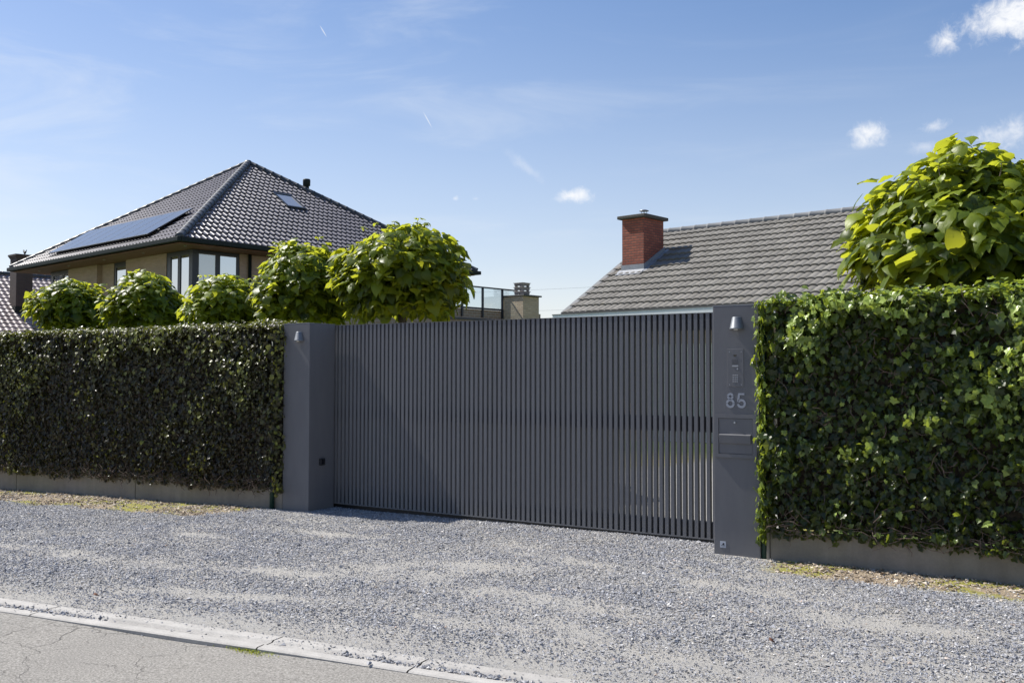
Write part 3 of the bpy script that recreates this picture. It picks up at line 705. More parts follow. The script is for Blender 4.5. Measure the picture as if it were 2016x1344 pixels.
# letter box
r = empty('letter_box', (-2.71, Yf, .80), 'built-in grey letter box with flap and lock, below the house number', 'letter box')
O = r.location; x0, x1, z0, z1 = -2.893, -2.528, .804, 1.167; a0, a1, b0, b1 = -2.8575, -2.5625, .835, 1.1345
mb = MB(O)
for q in ((x0, x1, b1, z1), (x0, x1, z0, b0), (x0, a0, b0, b1), (a1, x1, b0, b1)): mb.box(q[0], q[1], Yf-.014, Yf-.0005, q[2], q[3])
mb.build('box_frame', M['grey'], r)
mb = MB(O); mb.box(a0+.003, a1-.003, Yf-.008, Yf-.0008, b0+.003, b1-.003); mb.build('door', M['grey'], r, .001)
mb = MB(O); mb.tube([(-2.714, Yf-.008, 1.099), (-2.714, Yf-.021, 1.099)], .0095, 18, .0088); lk = mb.build('lock', M['steel'], r)
mb = MB(O); f0, f1 = -2.848, -2.575
mb.hexa([(f0, Yf-.024, .925), (f1, Yf-.024, .925), (f1, Yf-.008, .925), (f0, Yf-.008, .925), (f0, Yf-.036, .995), (f1, Yf-.036, .995), (f1, Yf-.008, 1.003), (f0, Yf-.008, 1.003)])
mb.build('flap', M['grey'], r, .0015)
# sticker and photocell
r = empty('sticker', (-2.8275, Yf, .046), 'small pale square sticker at the foot of the right pillar', 'sticker'); O = r.location
mb = MB(O); mb.box(-2.853, -2.802, Yf-.0022, Yf-.0006, .046, .1); mb.build('label_sheet', M['sticker'], r)
mb = MB(O)
for q in ((-2.834, -2.829, .071, .077), (-2.829, -2.816, .069, .083), (-2.824, -2.817, .083, .087)): mb.box(q[0], q[1], Yf-.0030, Yf-.0023, q[2], q[3])
mb.box(-2.845, -2.810, Yf-.0030, Yf-.0023, .0625, .0655); mb.build('print', M['slat_dark'], r)
px = -7.5946; r = empty('photocell', (px, 8.03, .475), 'small black photocell on the shaded inner side of the left pillar', 'sensor'); O = r.location
mb = MB(O); mb.box(px+.0006, px+.028, 7.99, 8.068, .475, .552); mb.build('housing', M['slat_dark'], r, .004)
mb = MB(O); mb.box(px+.0285, px+.031, 8.002, 8.056, .487, .542); mb.build('lens', M['glass_lens'], r, .002)

# ------------------------------------------------------------------ sliding gate
r = empty('sliding_gate', (-5.35, 8.30, 0), 'wide dark grey sliding gate of vertical slats between the two pillars', 'gate'); O = r.location
PIT = (7.6116-3.1339)/78; SW = .034; SD = .047; GY = 8.26
mb = MB(O)
for i in range(-4, 90):
    a = -7.6116+i*PIT
    if a > -2.55: break
    mb.box(a, a+SW, GY, GY+SD, .034, 2.0555)
mb.build('slat_panel', M['slat'], r)
for z0, z1, nm in ((1.905, 2.053, 'top_rail'), (.979, 1.119, 'middle_rail'), (.036, .171, 'bottom_rail')):
    mb = MB(O); mb.box(-7.85, -2.56, GY+SD+.001, GY+SD+.06, z0, z1); mb.build(nm, M['slat_dark'], r)
mb = MB(O); mb.box(-7.85, -2.56, GY-.004, GY+SD+.05, .0225, .0335); mb.build('foot_plate', M['slat'], r)
mb = MB(O); mb.box(-7.85, -2.56, GY-.003, GY+SD+.05, 2.0565, 2.0605); mb.build('top_cover', M['slat'], r)
mb = MB((-5.35, 8.29, -.02)); mb.box(-9.0, -2.3, 8.274, 8.33, -.06, .016)
tag(mb.build('gate_track', M['black'], None), 'dark guide track in the shade under the sliding gate', 'gate track')

# ------------------------------------------------------------------ roofs of real tiles
def hash01(a, b, seed=0):
    n = (np.asarray(a, np.int64)*374761393+np.asarray(b, np.int64)*668265263+seed*97463) & 0xffffffff
    n = ((n ^ (n >> 13))*1274126177) & 0xffffffff
    return ((n ^ (n >> 16)) & 0xffff)/65535.
def tiled(name, p0, ux, up, span, L, gauge, module, hfun, step, nseg, mat, parent, org, seed=0, lip=.02):
    """rows of shaped tiles on the plane through p0; span(s) -> (a, b) limits along ux at slope distance s"""
    p0, ux, up = Vector(p0), Vector(ux).normalized(), Vector(up).normalized(); nn = ux.cross(up).normalized()
    if nn.z < 0: nn = -nn
    U, V_, Nv, P0 = (np.array(v) for v in (ux, up, nn, p0-Vector(org)))
    rows = int(math.ceil(L/gauge-1e-6)); V = []; F = []; A = []; off = 0
    for r_ in range(rows):
        s0 = r_*gauge; s1 = min(s0+gauge+.0, L); a0, b0 = span(s0); a1, b1 = span(s1)
        shift = (r_ % 2)*0
        i0 = int(math.floor(min(a0, a1)/module*nseg)); i1 = int(math.ceil(max(b0, b1)/module*nseg))
        xi = np.arange(i0, i1+1)*module/nseg
        xl = np.clip(xi, a0, b0); xu = np.clip(xi, a1, b1); n = len(xi)
        j = hash01(np.floor(xi/module+1e-6).astype(int), r_, seed)
        hl = hfun((xl/module) % 1.0)+step+(j-.5)*.004; hu = hfun((xu/module) % 1.0)
        def pts(x, s, h): return P0+x[:, None]*U+s*V_+h[:, None]*Nv
        up_ = pts(xu, s1, hu); lo = pts(xl, s0, hl); lo2 = pts(xl, s0, hl); lip_ = pts(xl, s0, hl-step-lip)
        V += [lo, up_, lo2, lip_]
        k_ = np.arange(n-1)
        q = np.stack([off+k_, off+k_+1, off+n+k_+1, off+n+k_], 1); F.append(q)
        q2 = np.stack([off+3*n+k_, off+3*n+k_+1, off+2*n+k_+1, off+2*n+k_], 1); F.append(q2)
        tid = hash01(np.floor((xi[:-1]+.5*module/nseg)/module).astype(int), r_, seed+3); A += [tid, tid]; off += 4*n
    # keep faces pointing out of the roof
    V = np.concatenate(V); F = np.concatenate(F); A = np.concatenate(A)
    c = np.cross(V[F[0, 1]]-V[F[0, 0]], V[F[0, 3]]-V[F[0, 0]])
    return np_mesh(name, V, [F], mat, parent, A, True)
def caps(name, p, q, r, length, mat, parent, org, lift=.03, seed=0):
    """half-round ridge or hip tiles lapped along p->q"""
    p, q = Vector(p), Vector(q); d = (q-p).normalized(); n = max(2, int(round((q-p).length/length))); L = (q-p).length/n
    sd = d.cross(Vector((0, 0, 1))).normalized(); upv = sd.cross(d).normalized(); V = []; F = []; A = []
    for i in range(n):
        base = len(V); b = p+d*(L*i)
        for t_, rr in ((-.03, r*1.03), (.02, r*1.06), (.03, r*1.0), (L, r*.95)):
            for k_ in range(11):
                a = math.pi*(-.12+1.24*k_/10); V.append(tuple(b+d*t_+sd*math.cos(a)*rr+upv*(math.sin(a)*rr*.85+lift-.06)-Vector(org)))
        for j in range(3):
            for k_ in range(10):
                F.append((base+j*11+k_, base+j*11+k_+1, base+(j+1)*11+k_+1, base+(j+1)*11+k_)); A.append(float(hash01(i, seed)))
        F_end = [base+k_ for k_ in range(11)]
        V.append(tuple(b+d*-.045-Vector(org)+upv*(lift-.08))); c_ = len(V)-1
        for k_ in range(10): F.append((c_, base+k_+1, base+k_, base+k_)); A.append(0.5)
    F = np.array(F); tri = F[:, 2] == F[:, 3]
    return np_mesh(name, np.array(V), [F[~tri], F[tri][:, :3]], mat, parent, np.concatenate([np.array(A)[~tri], np.array(A)[tri]]), True)
def roll_tile(t_): return np.interp(t_, [0, .03, .065, .13, .18, .25, .32, .40, .48, .62, .80, .92, 1], [0, .004, .0125, .0275, .031, .030, .024, .009, .002, -.004, -.006, -.004, 0])
def wave_tile(t_): return .030*np.sin(np.pi*t_)**.65
def s_tile(t_): return .021*np.sin(2*np.pi*t_)

PHI = -.1712; EV = Vector((math.cos(PHI), math.sin(PHI), 0)); NV = Vector((-math.sin(PHI), math.cos(PHI), 0)); UP = Vector((0, 0, 1))
class Frame:
    def __init__(s, o): s.o = Vector(o); s.o.z = 0
    def p(s, u, v, z): return s.o+EV*u+NV*v+UP*z
    def box(s, mb, u0, u1, v0, v1, z0, z1):
        mb.hexa([s.p(u0, v0, z0), s.p(u1, v0, z0), s.p(u1, v1, z0), s.p(u0, v1, z0), s.p(u0, v0, z1), s.p(u1, v0, z1), s.p(u1, v1, z1), s.p(u0, v1, z1)])

# ------------------------------------------------------------------ tan brick house with hipped roof (left)
HA = Frame((-23.6957, 18.9031, 0)); EZ = 5.6; SD_ = 12.8; RH = 4.205
O = HA.p(-6.4, 6.4, 0); H = empty('tan_brick_house', O, 'two-storey tan brick house with a glossy black hipped roof and solar panels', 'house')
def part(name, boxes, mat, parent=None, bevel=0, frame=HA, org=None):
    mb = MB(O if org is None else org)
    for b in boxes: frame.box(mb, *b)
    return mb.build(name, mat, H if parent is None else parent, bevel)
WB = [(-10.0, -7.63, 1.0, 1.3, -.4, 5.42), (-7.63, -6.73, 1.2, 1.5, -.4, 5.42), (-5.42, -2.64, 1.0, 1.3, -.4, 5.42), (-7.93, -7.63, 1.3, 1.5, -.4, 5.42), (-5.42, -5.17, 1.3, 1.4, -.4, 5.42),
      (-6.73, -5.42, 1.2, 1.5, -.4, 3.0), (-2.64, -1.0, 1.0, 1.3, -.4, 3.0), (-11.8, -10.0, 1.0, 1.3, -.4, 3.0),
      (-1.3, -1.0, 1.3, 2.69, -.4, 3.0), (-1.3, -1.0, 2.69, 11.8, -.4, 5.42), (-11.8, -11.5, 1.3, 11.8, -.4, 5.42), (-11.5, -1.3, 11.5, 11.8, -.4, 5.42)]
part('wall', WB, M['tan_brick'])
part('floor_slab', [(-11.5, -1.35, 1.72, 11.5, 2.6, 2.9)], M['soffit'])
part('room_back', [(-11.4, -1.4, 4.6, 4.7, 2.9, 5.4)], M['pane_curtain'])
part('soffit', [(-12.74, -.06, .06, 12.74, 5.425, 5.455)], M['soffit'])
for u, v in ((-.55, .5), (-3.2, .5), (-6.0, .5), (-8.8, .5), (-11.4, .5)):
    c = HA.p(u, v, 5.412); mb = MB(O); mb.lathe(c, [(.001, 0), (.045, 0), (.05, .014)], 14, cap=False); mb.build('soffit_light', M['steel'], H)
GB = .13
part('gutter', [(-SD_-GB, GB, -GB, 0, 5.46, 5.6), (0, GB, 0, SD_, 5.46, 5.6), (-SD_-GB, -SD_, 0, SD_, 5.46, 5.6), (-SD_-GB, GB, SD_, SD_+GB, 5.46, 5.6)], M['gutter'], None, .02)
# roof
sl = math.hypot(6.4, RH); apex = HA.p(-6.4, 6.4, EZ+RH)
roof = None
for nm, pc, ux, inn in (('roof', HA.p(-SD_, 0, EZ), EV, NV), ('roof', HA.p(0, 0, EZ), NV, -EV), ('roof', HA.p(0, SD_, EZ), -EV, -NV), ('roof', HA.p(-SD_, SD_, EZ), -NV, EV)):
    up = (inn*6.4+UP*RH).normalized()
    tiled(nm, pc, ux, up, lambda s_: (s_/sl*6.4, SD_-s_/sl*6.4), sl-.02, .335, .215, roll_tile, .040, 12, M['glazed'], H, O, seed=4)
    mb = MB(O); q = [pc-UP*.03, pc+ux*SD_-UP*.03, apex-UP*.04]; mb.poly(q); mb.build('roof_underlay', M['black'], H)
for cu, cv in ((0, 0), (0, SD_), (-SD_, 0), (-SD_, SD_)):
    caps('hip_cap', HA.p(cu, cv, EZ+.05), apex+UP*.06, .13, .36, M['glazed_hip'], H, O)
mb = MB(O); mb.lathe(apex, [(.16, -.05), (.15, .06), (.10, .12), (.02, .14)], 14); mb.build('roof_cap', M['glazed_hip'], H)
# vent pipe on the rear hip
vb = HA.p(-4.95, 8.15, 0); mb = MB(O); z = 8.55
mb.lathe(vb, [(.10, z), (.10, z+.42), (.145, z+.44), (.15, z+.66), (.13, z+.70), (.05, z+.71)], 18); mb.build('vent_pipe', M['gutter'], H)
# skylight on the right-hand roof face
def on_right(v, s_, h):      # along eave, up slope, above the plane
    up = (-EV*6.4+UP*RH).normalized(); nn = NV.cross(up).normalized(); nn = nn if nn.z > 0 else -nn
    return HA.p(0, v, EZ)+up*s_+nn*h
def on_front(u, s_, h):
    up = (NV*6.4+UP*RH).normalized(); nn = EV.cross(up).normalized(); nn = nn if nn.z > 0 else -nn
    return HA.p(u, 0, EZ)+up*s_+nn*h
def slab(mb, fn, a0, a1, s0, s1, h0, h1):
    mb.hexa([fn(a0, s0, h0), fn(a1, s0, h0), fn(a1, s1, h0), fn(a0, s1, h0), fn(a0, s0, h1), fn(a1, s0, h1), fn(a1, s1, h1), fn(a0, s1, h1)])
mb = MB(O); s0, s1, v0, v1 = 3.60, 4.79, 5.88, 6.74
for q in ((v0, v1, s0, s0+.07), (v0, v1, s1-.09, s1), (v0, v0+.07, s0+.07, s1-.09), (v1-.07, v1, s0+.07, s1-.09)): slab(mb, on_right, *q, -.02, .10)
sk = mb.build('skylight', M['frame'], H)
mb = MB(O); slab(mb, on_right, v0+.07, v1-.07, s0+.07, s1-.09, .04, .075); mb.build('pane', M['pane_curtain'], sk)
# solar panels: one row of portrait modules standing off the front roof face
su0, su1, n_p = -10.03, -2.43, 8; ss0, ss1 = .40, 2.28; wp = (su1-su0)/n_p
for i in range(n_p):
    a = su0+i*wp
    mb = MB(O); slab(mb, on_front, a+.008, a+wp-.008, ss0, ss1, .13, .165); sp = mb.build('solar_panel', M['frame'], H)
    mb = MB(O); slab(mb, on_front, a+.026, a+wp-.026, ss0+.02, ss1-.02, .163, .168); mb.build('solar_glass', M['solar'], sp)
mb = MB(O)
for s_ in (.75, 1.9): slab(mb, on_front, su0-.1, su1+.12, s_, s_+.045, .07, .128)
mb.build('panel_rail', M['black'], H)
# windows
def window(name, fr, panes, pmat):
    f = part(name, fr, M['frame'])
    for b, m_ in zip(panes, pmat): part('pane', [b], m_, f)
    return f
window('window', [(-2.64, -1.0, 1.02, 1.14, 5.27, 5.42), (-2.64, -2.39, 1.02, 1.14, 3.0, 5.27), (-1.94, -1.78, 1.02, 1.14, 3.0, 5.27), (-1.216, -1.002, 1.002, 1.2, 3.0, 5.42)],
       [(-2.39, -1.94, 1.045, 1.08, 3.0, 5.27), (-1.78, -1.216, 1.045, 1.08, 3.0, 5.27)], [M['pane'], M['pane']])
window('window', [(-1.14, -1.02, 1.2, 2.69, 5.31, 5.42), (-1.14, -1.02, 1.835, 1.99, 3.0, 5.31), (-1.14, -1.02, 2.592, 2.69, 3.0, 5.31), (-1.14, -1.002, 1.2, 1.226, 3.0, 5.31)],
       [(-1.08, -1.045, 1.226, 1.835, 3.0, 5.31), (-1.08, -1.045, 1.99, 2.592, 3.0, 5.31)], [M['pane_curtain'], M['pane']])
window('window', [(-6.73, -5.422, 1.22, 1.32, 5.25, 5.42), (-6.73, -6.6, 1.22, 1.32, 3.0, 5.25), (-5.52, -5.422, 1.22, 1.32, 3.0, 5.25)], [(-6.6, -5.52, 1.245, 1.28, 3.0, 5.25)], [M['pane']])
window('window', [(-11.6, -10.0, 1.02, 1.14, 5.24, 5.42), (-11.6, -11.38, 1.02, 1.14, 3.0, 5.24), (-10.62, -10.5, 1.02, 1.14, 3.0, 5.24), (-10.05, -10.0, 1.02, 1.14, 3.0, 5.24)],
       [(-11.38, -10.62, 1.045, 1.08, 3.0, 5.24), (-10.5, -10.05, 1.045, 1.08, 3.0, 5.24)], [M['pane'], M['pane']])
mb = MB(O); mb.tube([HA.p(-.93, 3.03, -.3), HA.p(-.93, 3.03, 5.44)], .055, 12); mb.build('downpipe', M['gutter'], H)
# flat-roofed annex with terrace balustrade and chimney
part('annex_wall', [(-.95, 2.995, 2.7, 13.3, -.4, 3.40)], M['annex_brick'])
part('annex_coping', [(-.95, 2.997, 2.655, 13.3, 3.401, 3.462), (2.9975, 3.045, 2.655, 11.1, 3.401, 3.462)], M['frame'])
part('annex_parapet', [(2.7, 2.95, 2.75, 13.25, 3.463, 3.79)], M['annex_brick'])
bal = part('balustrade', [(2.955, 3.0, 2.78, 11.85, 4.565, 4.615), (2.955, 2.998, 2.78, 11.85, 3.795, 3.865)], M['frame'])
pv = [11.82]+[11.055-1.03*i for i in range(9)]
for v in pv: part('post', [(2.952, 2.9995 if v > 11.08 else 3.02, v-.03, v+.03, 3.80 if v > 11.08 else 3.52, 4.5645)], M['frame'], bal)
for v, vn in zip(pv, pv[1:]): part('glass_panel', [(2.972, 2.984, vn+.035, v-.035, 3.87, 4.56)], M['rail_glass'], bal)
ch = part('annex_chimney', [(3.0, 3.95, 11.105, 11.98, -.4, 4.30)], M['rough_brick'])
part('cap', [(2.94, 4.03, 11.065, 12.06, 4.301, 4.355)], M['dark_cap'], ch, .01)
mb = MB(O)
for k_ in range(3):
    z = 4.356+k_*.155
    HA.box(mb, 3.29, 3.69, 11.37, 11.77, z+.062, z+.135)
    HA.box(mb, 3.26, 3.72, 11.34, 11.80, z+.1355, z+.154)
    for a, b in ((3.30, 11.38), (3.30, 11.68), (3.60, 11.38), (3.60, 11.68)): HA.box(mb, a, a+.08, b, b+.08, z, z+.0615)
mb.build('chimney_pot', M['potconc'], ch)

# ------------------------------------------------------------------ bungalow with grey tiled gable roof (right)
BE = Frame((-11.621, 20.792, 0)); BZ = 2.991; RUN, RISE, LEN = 4.305, 2.490, 17.0
O = BE.p(LEN/2, RUN, 0); Bn = empty('bungalow', O, 'low bungalow with a grey tiled gable roof behind the gate', 'house')
def bpart(name, boxes, mat, parent=None, bevel=0): 
    mb = MB(O)
    for b in boxes: BE.box(mb, *b)
    return mb.build(name, mat, Bn if parent is None else parent, bevel)
bpart('wall', [(.25, 2.2, .55, .85, -.3, 2.78), (5.2, LEN-.3, .55, .85, -.3, 2.78), (2.2, 5.2, .55, .85, 2.22, 2.78), (.25, .55, .85, 2*RUN-.85, -.3, 2.78), (.55, LEN-.3, 2*RUN-.85, 2*RUN-.55, -.3, 2.78), (LEN-.6, LEN-.3, .85, 2*RUN-.85, -.3, 2.78)], M['tan_brick'])
gd = bpart('garage_door', [(2.205, 5.195, .62, .70, -.1, 2.215)], M['wood_beam'])
bpart('panel_groove', [(2.21, 5.19, .612, .6195, z, z+.025) for z in (.42, .86, 1.30, 1.74)], M['steel'], gd)
bs = math.hypot(RUN, RISE)
for pc, ux, inn in ((BE.p(0, 0, BZ), EV, NV), (BE.p(LEN, 2*RUN, BZ), -EV, -NV)):
    tiled('roof', pc, ux, (inn*RUN+UP*RISE).normalized(), lambda s_: (0, LEN), bs, bs/14, .187, wave_tile, .042, 9, M['conc_tile'], Bn, O, seed=9)
    mb = MB(O); mb.poly([pc-UP*.03, pc+ux*LEN-UP*.03, pc+ux*LEN+inn*RUN+UP*(RISE-.03), pc+inn*RUN+UP*(RISE-.03)]); mb.build('roof_underlay', M['black'], Bn)
caps('ridge_cap', BE.p(-.02, RUN, BZ+RISE+.045), BE.p(LEN, RUN, BZ+RISE+.045), .115, .42, M['ridge_tile'], Bn, O)
mb = MB(O)
for s_, a, b in ((0, BE.p(0, 0, BZ), BE.p(0, RUN, BZ+RISE)), (1, BE.p(0, 2*RUN, BZ), BE.p(0, RUN, BZ+RISE))):
    for q in (0,):
        mb.hexa([a-EV*.05-UP*.12, a+EV*.11-UP*.12+UP*.02, b+EV*.11-UP*.10, b-EV*.05-UP*.12, a-EV*.05+UP*.05, a+EV*.11+UP*.055, b+EV*.11+UP*.055, b-EV*.05+UP*.05])
mb.build('verge_tile', M['ridge_tile'], Bn)
mb = MB(O); mb.poly([BE.p(.25, .55, 2.78), BE.p(.25, 2*RUN-.55, 2.78), BE.p(.25, RUN, BZ+RISE-.1)]); mb.build('gable', M['tan_brick'], Bn)
fc = bpart('gutter', [(-.19, LEN+.1, -.16, -.0, 2.775, 2.968)], M['white'], None, .006)
bpart('gutter_lip', [(-.195, LEN+.1, -.172, .01, 2.969, 2.986)], M['ridge_tile'], fc)
bpart('soffit', [(0, LEN, .001, .55, 2.781, 2.80)], M['soffit'])
# chimney
cu0, cu1, cv0, cv1, ct = .405, 1.075, 1.987, 2.914, 5.545
ch = bpart('chimney', [(cu0, cu1, cv0, cv1, 3.9, ct)], M['red_brick'])
bpart('cap', [(cu0-.11, cu1+.10, cv0-.085, cv1+.10, ct+.0005, ct+.088)], M['capstone'], ch, .02)
mb = MB(O); fz = BE.p(.80, 2.42, 0)
mb.lathe(fz, [(.075, ct+.10), (.075, ct+.15)], 16)
for k_ in range(4):
    a = k_*math.pi/2+.4; q = fz+Vector((math.cos(a)*.07, math.sin(a)*.07, 0)); mb.tube([q+UP*(ct+.13), q+UP*(ct+.245)], .008, 6)
mb.lathe(fz, [(.125, ct+.235), (.12, ct+.25), (.05, ct+.275), (.003, ct+.28)], 18); mb.build('flue_cowl', M['steel'], ch)
rz = lambda v: BZ+v*RISE/RUN
mb = MB(O)
mb.hexa([BE.p(cu0-.09, cv0-.20, rz(cv0-.20)+.045), BE.p(cu1+.03, cv0-.20, rz(cv0-.20)+.045), BE.p(cu1+.03, cv0-.012, rz(cv0)+.05), BE.p(cu0-.09, cv0-.012, rz(cv0)+.05),
         BE.p(cu0-.09, cv0-.20, rz(cv0-.20)+.06), BE.p(cu1+.03, cv0-.20, rz(cv0-.20)+.06), BE.p(cu1+.03, cv0-.012, rz(cv0)+.075), BE.p(cu0-.09, cv0-.012, rz(cv0)+.075)])
BE.box(mb, cu0-.02, cu1+.012, cv0-.018, cv0-.001, rz(cv0)-.05, rz(cv0)+.20)
for sg, uu in ((1, cu1),):
    mb.hexa([BE.p(uu+.001, cv0-.02, rz(cv0)-.06), BE.p(uu+.016, cv0-.02, rz(cv0)-.06), BE.p(uu+.016, cv1+.05, rz(cv1)-.02), BE.p(uu+.001, cv1+.05, rz(cv1)-.02),
             BE.p(uu+.001, cv0-.02, rz(cv0)+.19), BE.p(uu+.016, cv0-.02, rz(cv0)+.19), BE.p(uu+.016, cv1+.05, rz(cv1)+.20), BE.p(uu+.001, cv1+.05, rz(cv1)+.20)])
    mb.hexa([BE.p(uu+.017, cv0-.1, rz(cv0-.1)+.045), BE.p(uu+.12, cv0-.1, rz(cv0-.1)+.05), BE.p(uu+.12, cv1+.1, rz(cv1+.1)+.05), BE.p(uu+.017, cv1+.1, rz(cv1+.1)+.045),
             BE.p(uu+.017, cv0-.1, rz(cv0-.1)+.075), BE.p(uu+.12, cv0-.1, rz(cv0-.1)+.062), BE.p(uu+.12, cv1+.1, rz(cv1+.1)+.062), BE.p(uu+.017, cv1+.1, rz(cv1+.1)+.075)])
mb.build('flashing', M['lead'], ch)

# ------------------------------------------------------------------ neighbour's brown roofed house, far left
NO = Frame((-45.2, 25.7, 0)); rz_ = 6.28
O = NO.p(0, 2, 0); NH = empty('brown_roof_house', O, 'far house with a light brown pantile roof at the left edge', 'house')
def npart(name, boxes, mat, parent=None, bevel=0):
    mb = MB(O)
    for b in boxes: NO.box(mb, *b)
    return mb.build(name, mat, NH if parent is None else parent, bevel)
hw, drop = 5.6, 3.64
for sg in (1, -1):
    pc = NO.p(hw, -7, rz_-drop) if sg == 1 else NO.p(-hw, 8, rz_-drop)
    ux = NV if sg == 1 else -NV
    tiled('roof', pc, ux, (-EV*sg*hw+UP*drop).normalized(), lambda s_: (0, 15), math.hypot(hw, drop), .33, .26, s_tile, .03, 8, M['old_tile'], NH, O, seed=13)
caps('ridge_cap', NO.p(0, -7, rz_+.04), NO.p(0, 8, rz_+.04), .13, .4, M['glazed_hip'], NH, O)
npart('wall', [(-hw+.5, hw-.5, -6.7, 7.7, -.5, rz_-drop+.2)], M['dark_brick'])
for v in (-6.7, 7.7):
    mb = MB(O); mb.poly([NO.p(-hw+.5, v, rz_-drop), NO.p(hw-.5, v, rz_-drop), NO.p(0, v, rz_-.15)]); mb.build('gable', M['dark_brick'], NH)
CU0, CU1, CV0, CV1 = 2.39, 3.12, -.43, .29
nc = npart('chimney', [(CU0, CU1, CV0, CV1, 3.6, 6.72)], M['dark_brick'])
mb = MB(O)
mb.hexa([NO.p(CU0, CV0, 6.7205), NO.p(CU1, CV0, 6.7205), NO.p(CU1, CV1, 6.7205), NO.p(CU0, CV1, 6.7205), NO.p(CU0-.08, CV0-.07, 6.86), NO.p(CU1+.08, CV0-.07, 6.86), NO.p(CU1+.08, CV1+.08, 6.86), NO.p(CU0-.08, CV1+.08, 6.86)])
NO.box(mb, CU0-.09, CU1+.09, CV0-.08, CV1+.09, 6.8605, 6.93); mb.build('cap', M['dark_brick'], nc)
mb = MB(O); zz = lambda u: rz_-u*drop/hw
NO.box(mb, CU0-.03, CU1+.04, CV0-.04, CV1+.04, zz(CU1)-.2, zz(CU1)+.30); mb.build('flashing', M['gutter'], nc)
# dark bird on the chimney: one continuous skinned body
bp = NO.p(2.95, -.02, 6.93)
bm = bmesh.new(); lay = bm.verts.layers.skin.verify()
pts = [((0, 0, .115), .062), ((0, .09, .15), .045), ((0, .145, .20), .036), ((0, .17, .235), .034), ((0, .235, .23), .008), ((0, -.10, .105), .045), ((0, -.20, .15), .022), ((0, -.29, .21), .018), ((.02, .01, .05), .012), ((.02, .02, .004), .009), ((-.02, .01, .05), .012), ((-.02, .02, .004), .009)]
vs = [bm.verts.new(p_) for p_, r_ in pts]
for a, b in ((0, 1), (1, 2), (2, 3), (3, 4), (0, 5), (5, 6), (6, 7), (0, 8), (8, 9), (0, 10), (10, 11)): bm.edges.new((vs[a], vs[b]))
for v_, (p_, r_) in zip(vs, pts): v_[lay].radius = (r_, r_)
vs[0][lay].use_root = True
me = bpy.data.meshes.new('bird'); bm.to_mesh(me); bm.free(); me.materials.append(M['feather'])
bo = bpy.data.objects.new('bird', me); link(bo); bo.location = bp; bo.rotation_euler = (0, 0, R(75))
bo.modifiers.new('skin', 'SKIN'); sb = bo.modifiers.new('sub', 'SUBSURF'); sb.levels = 1; sb.render_levels = 2
tag(bo, 'small dark bird perched on the brown brick chimney at the far left', 'bird')

